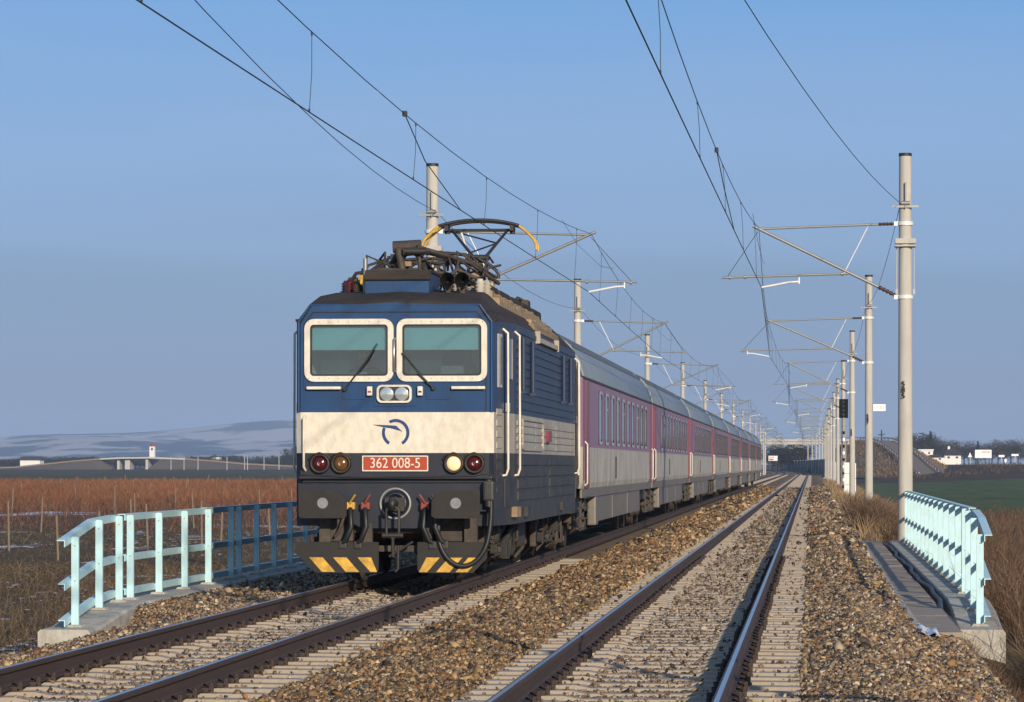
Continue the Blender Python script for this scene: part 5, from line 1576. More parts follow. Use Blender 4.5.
    for k, (x, z) in enumerate(pts):
        a = math.atan2(z - cz, x - cx); wd = 0.020
        vs += [(cx + (r + wd) * math.cos(a), 0.612, cz + (r + wd) * math.sin(a)), (cx + (r - wd) * math.cos(a), 0.612, cz + (r - wd) * math.sin(a)),
               (cx + (r + wd) * math.cos(a), 0.6185, cz + (r + wd) * math.sin(a)), (cx + (r - wd) * math.cos(a), 0.6185, cz + (r - wd) * math.sin(a))]
    ln = len(pts)
    gap = lambda k: 122 < -58 + 296 * (k + .5) / 40 < 156
    b.add(vs, [(4 * k, 4 * k + 1, 4 * k + 5, 4 * k + 4) for k in range(ln - 1) if not gap(k)])
    b.prism([(-0.30, 2.115), (-0.05, 2.105), (0.02, 2.10), (0.105, 2.02), (0.07, 2.035), (-0.04, 2.065), (-0.14, 2.08)], 'y', 0.610, 0.6185)
    b.build('emblem', M['logo'], t)
    # ---- lower lamps
    for x, lens in ((-1.005, 'redlens'), (-0.72, 'amberlens'), (0.80, 'lit'), (1.075, 'redlens')):
        b = MB(); b.lathe((x, 0.62, 1.595), 'y', [(0, 0.14), (-0.06, 0.135), (-0.075, 0.12), (-0.06, 0.1), (-0.02, 0.095)], 24); q = b.build('marker_light', M['grimedark'], t)
        b = MB(); b.lathe((x, 0.60, 1.595), 'y', [(0, 0.1), (-0.015, 0.095), (-0.035, 0.06), (-0.042, 0.004)], 20); b.build('lens', M[lens], q)
        if lens != 'lit':
            b = MB(); b.cyl((x - 0.01, 0.566, 1.59), 'y', 0.022, -0.006, 0.0, 10); b.build('bulb', M['lens'], q)
        b = MB(); b.tube([(x - 0.14, 0.57, 1.65), (x - 0.1, 0.55, 1.71), (x, 0.54, 1.738), (x + 0.1, 0.55, 1.71), (x + 0.14, 0.57, 1.65)], 0.012, 6); b.build('hood', M['grimedark'], q)
    # ---- number plate
    b = MB(); b.bbox(-0.43, 0.45, 0.597, 0.612, 1.495, 1.695, 0.006); q = b.build('number_plate', M['orange'], t)
    b = MB(); b.ring(rrect(-0.435, 0.455, 1.49, 1.70, 0.012), rrect(-0.42, 0.44, 1.505, 1.685, 0.01), 'y', 0.590, 0.600); b.build('rim', M['white'], q)
    tx = text_mesh('362 008-5', 0.195, 'lettering', M['white'], q, (0.01, 0.5945, 1.595), (R(90), 0, 0), 0.003, xscale=0.86, bold=0.0)
    # ---- handrail, ledge and front beam
    b = MB(); b.tube([(-1.2, 0.6, 2.23), (-1.215, 0.53, 2.2), (-1.215, 0.53, 1.55), (-1.2, 0.6, 1.5)], 0.017, 7); b.build('handrail', M['white'], t)
    b = MB(); b.bbox(-1.27, 1.33, 0.42, 0.62, 1.385, 1.425, 0.012); b.bbox(-1.23, 1.25, 0.50, 0.63, 1.335, 1.385, 0.01)
    b.build('front_step', M['navy'], t)
    b = MB(); b.tube([(-1.25, 0.43, 1.44), (-0.4, 0.42, 1.405), (1.1, 0.42, 1.43), (1.2, 0.44, 1.46), (1.33, 0.46, 1.44), (1.36, 0.5, 1.36)], 0.014, 6); b.build('pipe', M['plough'], t)
    b = MB(); b.prism([(-1.28, 1.33), (1.30, 1.33), (1.30, 0.96), (0.98, 0.95), (0.56, 0.73), (-0.42, 0.73), (-0.84, 0.95), (-1.28, 0.96)], 'y', 0.47, 0.64)
    b.build('buffer_beam', M['navy'], t)
    # ---- buffers
    for x in (-0.885, 0.885):
        b = MB(); b.lathe((x, 0.1, 1.06), 'y', [(0.0, 0.10), (0.08, 0.105), (0.1, 0.14), (0.36, 0.14), (0.38, 0.2), (0.40, 0.2)], 18); q = b.build('buffer', M['grimedark'], t)
        if x < 0: pl = [(-0.32, 0.90), (-0.32, 1.24), (0.20, 1.24), (0.32, 1.10), (0.32, 0.90), (0.29, 0.87), (-0.29, 0.87)]
        else: pl = [(-0.32, 0.90), (-0.32, 1.10), (-0.20, 1.24), (0.32, 1.24), (0.32, 0.87), (-0.27, 0.87)]
        b = MB(); b.prism([(x + u, v) for u, v in pl], 'y', 0.02, 0.07); q2 = b.build('buffer_plate', M['plough'], q)
        b = MB(); b.tube([(x, 0.022, 1.07), (x, 0.017, 1.07)], [0.075, 0.07], 20, smooth=False); b.build('contact_mark', M['smear'], q)
    # ---- coupling hook and screw link
    b = MB(); b.lathe((0.03, 0.47, 1.06), 'y', [(0, 0.215), (-0.03, 0.215), (-0.035, 0.19), (-0.012, 0.185)], 28); b.build('coupling_ring', M['galv'], t)
    b = MB(); b.lathe((0.03, 0.47, 1.06), 'y', [(0, 0.17), (-0.05, 0.16), (-0.055, 0.12), (-0.02, 0.1)], 24); b.build('draw_gear', M['navy'], t)
    b = MB(); b.tube([(0.03, 0.5, 1.06), (0.03, 0.24, 1.07), (0.03, 0.14, 1.10), (0.03, 0.10, 1.06), (0.03, 0.13, 1.0), (0.03, 0.2, 0.99)], [0.06, 0.06, 0.055, 0.05, 0.045, 0.03], 10); b.box(-0.1, 0.16, 0.36, 0.46, 0.96, 1.14); b.build('coupling_hook', M['grimedark'], t)
    b = MB()
    for s in (-0.055, 0.115): b.tube([(0.03, 0.17, 1.04), (s, 0.17, 0.98), (s, 0.18, 0.66), (0.03, 0.18, 0.60)], 0.022, 7)
    b.tube([(-0.11, 0.18, 0.64), (0.17, 0.18, 0.64)], 0.035, 8); b.tube([(0.03, 0.18, 0.62), (0.03, 0.2, 0.36)], 0.024, 8)
    b.tube([(-0.02, 0.2, 0.36), (0.3, 0.2, 0.56)], 0.02, 7); b.tube([(0.1, 0.2, 0.5), (0.1, 0.2, 0.2), (0.06, 0.2, 0.16)], 0.02, 7)
    b.build('screw_coupling', M['grimedark'], t)
    # ---- air hoses with red cocks
    for x, red in ((-0.56, False), (-0.36, True), (0.44, True), (0.60, False)):
        s = -1 if x < 0 else 1
        b = MB(); b.tube([(x, 0.42, 1.02), (x + s * .0, 0.34, 0.98), (x - s * 0.02, 0.30, 0.75), (x + s * 0.05, 0.32, 0.58), (x + s * 0.12, 0.36, 0.52)], 0.035, 9); q = b.build('air_hose', M['rubber'], t)
        b = MB(); b.bbox(x - .06, x + .06, 0.34, 0.46, 0.98, 1.08, 0.02); b.tube([(x, 0.36, 1.05), (x - s * .0, 0.32, 1.08), (x + (0.07 if x < 0 else -0.07), 0.33, 1.18)], 0.016, 6)
        b.build('cock', M['rust'] if red else M['yellow' if x < 0 else 'grimedark'], q)
        b = MB(); b.bbox(x + s * .1 - .05, x + s * .1 + .05, .32, .42, .46, .56, 0.015); b.build('hose_end', M['grimedark'], q)
    # ---- the thick cable looping down on the right
    b = MB(); pts = [(1.29, 0.36, 1.34), (1.32, 0.36, 1.1), (1.31, 0.34, 0.75), (1.24, 0.32, 0.45), (1.08, 0.31, 0.27), (0.9, 0.30, 0.24), (0.74, 0.31, 0.34), (0.63, 0.34, 0.55), (0.62, 0.38, 0.8), (0.64, 0.42, 0.95)]
    sm_ = []
    for i in range(len(pts) - 1):
        for f in (0, 0.33, 0.66):
            p0, p1, p2, p3 = [Vector(pts[max(0, min(len(pts) - 1, i + k))]) for k in (-1, 0, 1, 2)]
            sm_.append(0.5 * ((2 * p1) + (p2 - p0) * f + (2 * p0 - 5 * p1 + 4 * p2 - p3) * f * f + (3 * p1 - p0 - 3 * p2 + p3) * f ** 3))
    b.tube(sm_ + [Vector(pts[-1])], 0.033, 9); q = b.build('heating_cable', M['rubber'], t)
    b = MB(); b.bbox(1.22, 1.36, 0.30, 0.46, 1.10, 1.36, 0.03); b.tube([(1.29, .38, 1.38), (1.29, .38, 1.02)], [0.05, 0.06], 10); b.build('plug', M['grimedark'], q)
    # ---- snow ploughs with hazard stripes
    for pl, st in (([(-1.30, 0.55), (-0.18, 0.55), (-0.18, 0.18), (-0.22, 0.14), (-1.02, 0.14), (-1.30, 0.40)], ((-1.11, -0.93), (-0.79, -0.61), (-0.46, -0.28))),
                   ([(1.27, 0.55), (0.34, 0.55), (0.34, 0.18), (0.38, 0.14), (1.08, 0.14), (1.27, 0.34)], ((0.46, 0.64), (0.76, 0.94), (1.02, 1.18)))):
        s = 1 if pl[0][0] < 0 else -1
        b = MB(); b.prism(pl, 'y', 0.34, 0.37); b.box(min(pl[0][0], pl[1][0]) + .06, max(pl[0][0], pl[1][0]) - .06, 0.37, 0.62, 0.50, 0.545); q = b.build('snow_plough', M['plough'], t)
        for xa, xb in st:
            d = 0.17 * s
            b = MB()
            p = [(xa, 0.345), (xb, 0.345), (xb + d, 0.152), (xa + d, 0.152)]
            lim = (-0.185, -1e9) if s > 0 else (1e9, 0.345)
            if s > 0: p = [(min(x, -0.20), z) for x, z in p]
            else: p = [(max(x, 0.36), z) for x, z in p]
            b.prism(p, 'y', 0.335, 0.34); b.build('hazard_stripe', M['yellow'], q)
    b = MB(); b.box(-0.5, 0.4, 0.5, 0.6, 0.42, 0.5); b.box(-1.0, -0.85, 0.5, 0.62, 0.5, 0.95); b.box(0.95, 1.12, 0.5, 0.62, 0.5, 0.95); b.box(-0.42, -0.28, .45, .55, .5, .8); b.box(0.4, 0.52, .45, .55, .5, .8)
    b.bbox(-0.95, -0.55, 0.55, 0.8, 0.55, 0.85, 0.03); b.bbox(0.6, 0.95, 0.6, 0.8, 0.55, 0.85, 0.03)
    b.tube([(-0.65, .45, .9), (-0.72, .42, .7), (-0.78, .45, .62)], 0.02, 6)
    b.build('plough_bracket', M['grime'], t)
    # ---- side: cab door, handrails, louvres
    for s in (1, -1):
        def sx(y): # hull half width
            return s * np.interp(y, [0.62, 0.67, 1.25, 2.3, 13.9, 14.9, 15.33], [1.27, 1.33, 1.385, 1.47, 1.47, 1.40, 1.27])
        def sbox(bb, y0, y1, z0, z1, d, mi=0, d0=-0.01):
            x0, x1 = sx(y0), sx(y1)
            vs = [(x0 + s * d0, y0, z0), (x0 + s * d, y0, z0), (x1 + s * d, y1, z0), (x1 + s * d0, y1, z0), (x0 + s * d0, y0, z1), (x0 + s * d, y0, z1), (x1 + s * d, y1, z1), (x1 + s * d0, y1, z1)]
            bb.add(vs, [(0, 3, 2, 1), (4, 5, 6, 7), (0, 1, 5, 4), (1, 2, 6, 5), (2, 3, 7, 6), (3, 0, 4, 7)], mi)
        for y0, y1 in ((1.42, 2.12), (13.9, 14.6)):
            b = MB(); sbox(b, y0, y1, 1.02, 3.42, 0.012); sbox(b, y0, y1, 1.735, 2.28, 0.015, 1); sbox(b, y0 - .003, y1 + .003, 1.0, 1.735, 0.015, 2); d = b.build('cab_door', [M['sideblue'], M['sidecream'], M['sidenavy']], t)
            b = MB(); sbox(b, y0 + 0.16, y1 - 0.16, 2.75, 3.3, 0.022); b.build('door_window', M['pane'], d)
            b = MB(); sbox(b, y0 + 0.08, y0 + 0.14, 2.3, 2.42, 0.06); b.build('handle', M['steel'], d)
            for y in (y0 - 0.12, y1 + 0.12):
                b = MB(); x = sx(y); b.tube([(x, y, 3.42), (x + s * 0.07, y, 3.36), (x + s * 0.075, y, 1.52), (x + s * 0.05, y, 1.44), (x, y, 1.43)], 0.017, 8); b.build('handrail', M['white'], t)
        # cab side window and step panel
        b = MB(); sbox(b, 0.92, 1.2, 2.62, 3.34, 0.012); q = b.build('side_window', M['winframe'], t)
        b = MB(); sbox(b, 0.95, 1.17, 2.66, 3.30, 0.016); b.build('pane', M['pane'], q)
        b = MB()
        for k in range(8): sbox(b, 0.84, 1.2, 1.2 + k * 0.15, 1.28 + k * 0.15, 0.012, 0 if k < 4 else 1)
        b.build('step_panel', [M['sidenavy'], M['sidecream']], t)
        # louvre ribs along the machine room
        for z0, z1, dz, mi, name in ((2.36, 3.46, 0.118, 'sideblue', 'louvre'), (1.80, 2.25, 0.11, 'sidecream', 'louvre')):
            b = MB(); z = z0
            while z < z1 - 0.02:
                for ya, yb in ((2.5, 5.5), (5.56, 9.4), (9.46, 13.6)): sbox(b, ya, yb, z, z + dz * 0.55, 0.014)
                z += dz
            b.build(name, M[mi], t)
        b = MB()
        for k in range(4):
            z = 1.08 + k * 0.165
            sbox(b, 2.6, 6.4, z, z + 0.12, 0.02); sbox(b, 8.2, 13.5, z, z + 0.12, 0.02); sbox(b, 6.6, 7.9, z, z + 0.02, 0.02)
        b.build('louvre', M['sidenavy'], t)
        # upright rods beside the louvres
        for y in (3.0, 4.6, 10.6, 12.2):
            b = MB(); x = sx(y) + s * 0.05; b.tube([(x, y, 3.36), (x, y, 2.62)], 0.035, 8); b.box(x - .04, x + .04, y - .02, y + .02, 2.58, 2.62); b.build('rod', M['sideblue'], t)
        # cream access panel, builder's plate, lower boxes
        b = MB(); x = sx(4)
        b.ring([(y, z) for y, z in rrect(3.3, 6.9, 1.78, 2.24, 0.1)], [(y, z) for y, z in rrect(3.38, 6.82, 1.81, 2.21, 0.08)], 'x', min(x, x + s * .025), max(x, x + s * .025)); b.build('access_panel', M['sidecream'], t)
        b = MB(); sbox(b, 7.4, 8.0, 1.93, 2.1, 0.06); b.build('builder_plate', M['maroon'], t)
        for y in (3.9, 10.6):
            b = MB(); sbox(b, y - 0.22, y + 0.22, 0.84, 0.98, 0.06); b.build('lift_bracket', M['grimedark'], t)
        b = MB(); sbox(b, 2.0, 2.3, 0.86, 1.0, 0.08); b.build('socket', M['tan'], t)
        # resistor covers lying on the roof slope
        b = MB(); g = random.Random(4)
        for r_ in range(4):
            for k in range(22):
                y0 = 3.0 + k * 0.37; f = (r_ + 0.5) / 4
                xx = s * (1.44 - 0.42 * f - 0.02); zz = 3.56 + 0.42 * f
                if k > 8 + r_ * 2 or r_ > 1:
                    b.bbox(min(xx, xx - s * .1) - .03, max(xx, xx - s * .1) + .03, y0, y0 + 0.33, zz - 0.03, zz + 0.085 + g.uniform(0, .03), 0.03)
        b.build('roof_grille', M['tan'], t)
        b = MB()
        for k in range(5): b.bbox(s * 0.92 - .1, s * 0.92 + .1, 3.0 + k * 1.9, 4.6 + k * 1.9, 3.9, 4.14, 0.05)
        b.build('roof_hatch', M['roof'], t)
        b = MB(); x = sx(7); b.box(min(x, x + s * .06) - .02, max(x, x + s * .06), 5.7, 9.3, 3.40, 3.47); b.box(min(x, x + s * .07) - .01, max(x, x + s * .07), 5.66, 5.72, 3.38, 3.56); b.box(min(x, x + s * .07) - .01, max(x, x + s * .07), 9.28, 9.34, 3.38, 3.56); b.build('gutter', M['sidecream'], t)
        b = MB(); sbox(b, 0.70, 15.25, 3.50, 3.535, 0.02); b.build('roof_rail', M['roof'], t)
        b = MB(); x = sx(13.86); b.tube([(x + s * .05, 13.86, 3.3), (x + s * .06, 13.86, 1.4)], 0.018, 8); b.build('rear_handrail', M['white'], t)
    # ---- running gear
    for yb in (3.6, 12.0):
        for dy in (-1.35, 1.35):
            b = MB(); b.tube([(-0.8, yb + dy, 0.625), (0.8, yb + dy, 0.625)], 0.09, 12)
            for s in (-1, 1): b.lathe((s * 0.715, yb + dy, 0.625), 'x', [(-0.065, 0.63), (-0.03, 0.66), (-0.03, 0.625), (0.065, 0.615), (0.065, 0.5), (0.02, 0.45), (0.03, 0.15), (0.065, 0.12), (0.065, 0.001)] if s > 0 else [(-0.065, 0.001), (-0.065, 0.12), (-0.03, 0.15), (-0.02, 0.45), (-0.065, 0.5), (-0.065, 0.615), (0.03, 0.625), (0.03, 0.66), (0.065, 0.63)], 36)
            b.build('wheelset', M['grime'], t)
        for s in (-1, 1):
            x = s * 1.08
            b = MB()
            b.bbox(x - .06, x + .06, yb - 2.1, yb + 2.1, 0.60, 0.78, 0.02)
            b.bbox(x - .07, x + .07, yb - 0.6, yb + 0.6, 0.34, 0.62, 0.03)
            b.bbox(x - .05, x + .05, yb - 2.25, yb - 1.95, 0.26, 0.76, 0.02); b.bbox(x - .05, x + .05, yb + 1.95, yb + 2.25, 0.26, 0.76, 0.02)
            bf = b.build('bogie_frame', M['grime'], t)
            for dy in (-1.35, 1.35):
                b = MB(); b.bbox(x - .05, x + s * .0 + .12 * (1 if s > 0 else 0.3), yb + dy - 0.22, yb + dy + 0.22, 0.44, 0.80, 0.03); b.lathe((x + s * 0.1, yb + dy, 0.62), 'x', [(-.04, .15), (.05, .14), (.07, .08), (.075, .001)] if s > 0 else [(-.075, .001), (-.07, .08), (-.05, .14), (.04, .15)], 16); b.build('axle_box', M['grime'], bf)
                for q in (-0.42, 0.42):
                    b = MB(); pts = []
                    for k in range(49):
                        a = k * 0.8; pts.append((x + s * .06 + 0.075 * math.cos(a), yb + dy + q + 0.075 * math.sin(a), 0.42 + 0.0075 * k))
                    b.tube(pts, 0.016, 6); b.build('spring', M['grime'], bf)
            b = MB(); b.tube([(x + s * .13, yb - 1.0, 0.40), (x + s * .13, yb + 0.9, 0.66)], 0.04, 8); b.tube([(x + s * .12, yb - 1.8, 0.33), (x + s * .12, yb - 0.9, 0.33), (x + s * .1, yb + 0.4, 0.3)], 0.025, 7)
            b.build('link_rod', M['grime'], bf)
            for dy in (-2.05, -0.62, 0.62, 2.05):
                b = MB(); b.tube([(s * 0.98, yb + dy, 0.6), (s * 0.9, yb + dy, 0.25), (s * 0.77, yb + dy, 0.09)], [0.04, 0.035, 0.03], 7); b.bbox(s * .9 - .07, s * .9 + .07, yb + dy - .1, yb + dy + .1, .3, .58, .02); b.build('sand_pipe', M['grime'], bf)
            g = random.Random(int(yb * 10) + s)
            for k in range(18):
                yy = yb + g.uniform(-2.2, 2.2); zz = g.uniform(0.30, 0.74); e = g.uniform(.05, .13); xx = s * (1.12 + g.uniform(-0.02, 0.16))
                b = MB()
                if k % 3: b.bbox(xx - e * .6, xx + e * .6, yy - e, yy + e, zz - e * .8, zz + e * .8, 0.012)
                else: b.tube([(xx, yy, .78), (xx, yy + g.uniform(-.2, .2), zz), (xx - s * .1, yy + g.uniform(-.4, .4), zz - .1)], 0.022, 6)
                b.build('brake_gear', M['grime' if k % 2 else 'plough'], bf)
    b = MB(); b.bbox(-1.1, 1.1, 6.3, 8.2, 0.32, 0.78, 0.05); b.build('battery_box', M['grime'], t)
    b = MB(); b.bbox(-1.0, 1.0, 0.66, 15.2, 0.66, 0.80, 0.02); b.build('underframe', M['grimedark'], t)
    # ---- roof: front air box, horns, red insulators, boards
    b = MB(); b.prism([(1.35, 3.72), (2.7, 3.86), (2.7, 4.20), (1.56, 4.20), (1.42, 4.10)], 'x', -0.50, 0.37); q = b.build('air_box', M['blue'], t)
    b = MB(); b.prism([(1.40, 4.085), (1.555, 4.205), (2.72, 4.205), (2.72, 4.24), (1.54, 4.24), (1.375, 4.10)], 'x', -0.52, 0.39); b.build('lid', M['roof'], q)
    for x in (0.60, 0.80):
        b = MB(); b.lathe((x, 1.55, 4.10), 'y', [(0, 0.105), (0.03, 0.1), (0.05, 0.075), (0.1, 0.05), (0.2, 0.035), (0.45, 0.03), (0.46, 0.002)], 20); q = b.build('horn', M['steel'], t)
        b = MB(); b.lathe((x, 1.555, 4.10), 'y', [(0.004, 0.095), (0.06, 0.05), (0.14, 0.03), (0.2, 0.002)], 18); b.build('mouth', M['black'], q)  # shade inside the horn is put in as black colour
        b = MB(); b.box(x - .03, x + .03, 1.7, 1.8, 3.88, 4.08); b.build('bracket', M['grime'], q)
    for x, y in ((-0.86, 2.4), (-0.95, 2.7)):
        b = MB(); pr = []
        for k in range(8): pr += [(k * 0.036, 0.075), (k * 0.036 + 0.018, 0.045)]
        b.lathe((x, y, 3.86), 'z', pr + [(0.30, 0.03)], 16); b.build('roof_insulator', M['redlens'], t)
    b = MB(); b.tube([(-0.57, 1.9, 3.85), (-0.57, 1.9, 4.42)], 0.03, 8); b.build('aerial', M['galv'], t)
    def small_roof_insulator(x, y, z0=3.95, h=0.26, m='kerbconcrete'):
        b = MB(); pr = []
        for k in range(5): pr += [(k * h / 5, 0.075), (k * h / 5 + h / 10, 0.045)]
        b.lathe((x, y, z0), 'z', pr + [(h, 0.04)], 14); return b.build('roof_insulator', M[m], t)
    # pantograph, lowered and raised
    def pantograph(y0, raised):
        name = 'pantograph'
        for x in (-0.6, 0.6):
            for y in (y0 - 0.9, y0 + 0.9): small_roof_insulator(x, y)
        p = None
        b = MB()
        for x in (-0.62, 0.62): b.tube([(x, y0 - 1.0, 4.25), (x, y0 + 1.0, 4.25)], 0.035, 8)
        for y in (y0 - 1.0, y0 + 0.6, y0 + 1.0): b.tube([(-0.66, y, 4.25), (0.66, y, 4.25)], 0.035, 8)
        b.bbox(-0.22, 0.22, y0 + 0.5, y0 + 0.8, 4.22, 4.42, 0.03)
        p = b.build(name, M['grime'], t)
        if raised: base, knee, headz, hy = Vector((0.05, y0 + 0.6, 4.36)), Vector((0.12, y0 - 1.15, 4.98)), 5.62, y0 + 0.1
        else: base, knee, headz, hy = Vector((0, y0 + 0.6, 4.36)), Vector((0, y0 - 1.5, 4.58)), 4.64, y0 + 0.5
        b = MB(); b.tube([base, knee], [0.05, 0.038], 10); b.tube([base + Vector((0.14, -.1, -.06)), knee + Vector((0.1, .15, -0.1))], 0.018, 6); b.tube([knee + Vector((-.16, 0, 0)), knee + Vector((.16, 0, 0))], 0.05, 8); b.build('lower_arm', M['grimedark'], p)
        b = MB()
        wt = 0.47
        for s in (-1, 1): b.tube([knee + Vector((s * 0.09, 0, 0)), Vector((s * wt, hy, headz - 0.1))], [0.028, 0.022], 8)
        if raised:
            A = lambda s, f: (knee + Vector((s * .09, 0, 0))).lerp(Vector((s * wt, hy, headz - 0.1)), f)
            b.tube([A(-1, 0.97), A(1, 0.52)], 0.015, 6); b.tube([A(1, 0.52), A(-1, 0.18)], 0.015, 6)
        b.build('upper_arm', M['grimedark'], p)
        b = MB(); b.tube([(-wt - .1, hy, headz - 0.1), (wt + .1, hy, headz - 0.1)], 0.025, 8)
        for s in (-1, 1): b.box(s * 0.55 - .03, s * 0.55 + .03, hy - .2, hy + .2, headz - .12, headz + .02); b.cyl((s * 0.55, hy, headz - .16), 'z', 0.045, 0, 0.12, 10)
        b.build('head_frame', M['grimedark'], p)
        hk = 1.0 if raised else 0.72
        for dy in ((-0.2, 0.2) if raised else (-0.28, 0.24)):
            b = MB(); pts = [(x, hy + dy, headz + 0.06 - 0.075 * (abs(x) / 0.6) ** 2.2 * hk - (0 if raised or dy > 0 else 0.12)) for x in np.linspace(-0.68, 0.68, 13)]
            b.tube(pts, 0.026, 8); b.build('contact_strip', M['grimedark'], p)
            for s in (-1, 1):
                b = MB(); o_ = 0 if raised or dy > 0 else 0.12; b.tube([(s * 0.66, hy + dy, headz - 0.03 * hk - o_), (s * 0.8, hy + dy, headz - 0.14 * hk - o_), (s * 0.92, hy + dy, headz - 0.27 * hk - o_), (s * 0.965, hy + dy, headz - 0.36 * hk - o_), (s * 0.965, hy + dy, headz - 0.44 * hk - o_)], [0.024, 0.024, 0.022, 0.022, 0.026], 7); b.build('horn', M['yellow'] if raised else M['grimedark'], p)
        if raised:
            b = MB(); b.tube([(-0.28, y0 - .2, 5.45), (0.05, y0 - .6, 4.5)], 0.02, 6); b.build('damper', M['white'], p)
    pantograph(4.4, False)
    pantograph(11.9, True)
    # roof clutter: conductors, breakers, pipes
    g = random.Random(8)
    for (pts, r) in (([(0.15, 3.0, 4.25), (0.0, 3.4, 4.6), (-0.3, 3.6, 4.66), (-0.45, 3.7, 4.4)], 0.045), ([(-0.35, 3.2, 4.66), (0.05, 3.2, 4.68)], 0.085), ([(0.0, 3.1, 4.66), (0.7, 3.6, 4.46), (1.05, 4.3, 4.2)], 0.03),
                     ([(-1.05, 3.2, 4.02), (-0.85, 3.0, 4.28), (-0.45, 2.9, 4.33), (0.4, 3.0, 4.28), (0.9, 3.3, 4.1)], 0.026), ([(0.3, 2.9, 4.1), (0.6, 2.9, 4.32), (0.9, 3.1, 4.18)], 0.03), ([(-0.15, 3.0, 4.1), (-0.25, 3.0, 4.62)], 0.055), ([(0.05, 3.1, 4.0), (0.05, 3.0, 4.5), (-0.1, 3.0, 4.62)], 0.03),
                     ([(-0.9, 3.6, 4.1), (-0.75, 3.5, 4.42), (-0.5, 3.5, 4.5)], 0.022), ([(0.75, 4.5, 4.0), (0.8, 4.4, 4.42), (1.0, 4.6, 4.3)], 0.022)):
        b = MB(); b.tube(pts, r, 8); b.build('roof_conductor', M['grime'], t)
    for k in range(40):
        x = g.uniform(-0.95, 0.85); y = g.uniform(2.8, 5.6); z = g.uniform(4.12, 4.56 - 0.25 * abs(x)); e = g.uniform(.03, .09)
        b = MB(); b.bbox(x - e, x + e, y - e, y + e, z - e * .5, z + e * .5, 0.015); b.build('roof_box', M[['grime', 'plough', 'rust', 'grime', 'tan'][k % 5]], t)
    for k in range(22):
        x = g.uniform(-0.9, 0.9); y = g.uniform(2.8, 4.5); b = MB(); b.tube([(x, y, 3.95), (x + g.uniform(-.2, .2), y, g.uniform(4.3, 4.6)), (x + g.uniform(-.5, .5), y + .4, g.uniform(4.25, 4.5))], 0.018, 6); b.build('roof_conductor', M['grime'], t)
    for q in ((-0.55, -0.38, 2.9, 3.1, 4.15, 4.3), (-0.80, -0.66, 3.0, 3.2, 4.12, 4.3), (0.85, 1.0, 4.0, 4.2, 4.1, 4.2)):
        b = MB(); b.bbox(*q, 0.03); b.build('breaker', M['yellow'], t)
    b = MB()
    for k in range(5):
        b.tube([(-0.1 + .1 * k, 6.2 + k * 0.9, 4.0), (-0.1 + .1 * k, 6.2 + k * .9, 4.3)], 0.05, 8)
    b.tube([(-0.1, 6.2, 4.32), (0.3, 9.8, 4.32)], 0.02, 6); b.bbox(0.75, 1.0, 9.8, 10.3, 4.02, 4.24, 0.03); b.tube([(0.8, 8.5, 4.05), (0.85, 9.6, 4.25), (0.95, 10.4, 4.2)], 0.035, 7)
    b.build('roof_conductor', M['grime'], t)
    for x, y in ((0.95, 2.6), (1.0, 3.0), (0.8, 5.8), (0.2, 6.2), (0.3, 8.0), (-0.75, 3.4), (-0.5, 2.85), (0.55, 3.3), (0.2, 2.9)): small_roof_insulator(x, y, 3.93, 0.24)
    return t
locomotive()
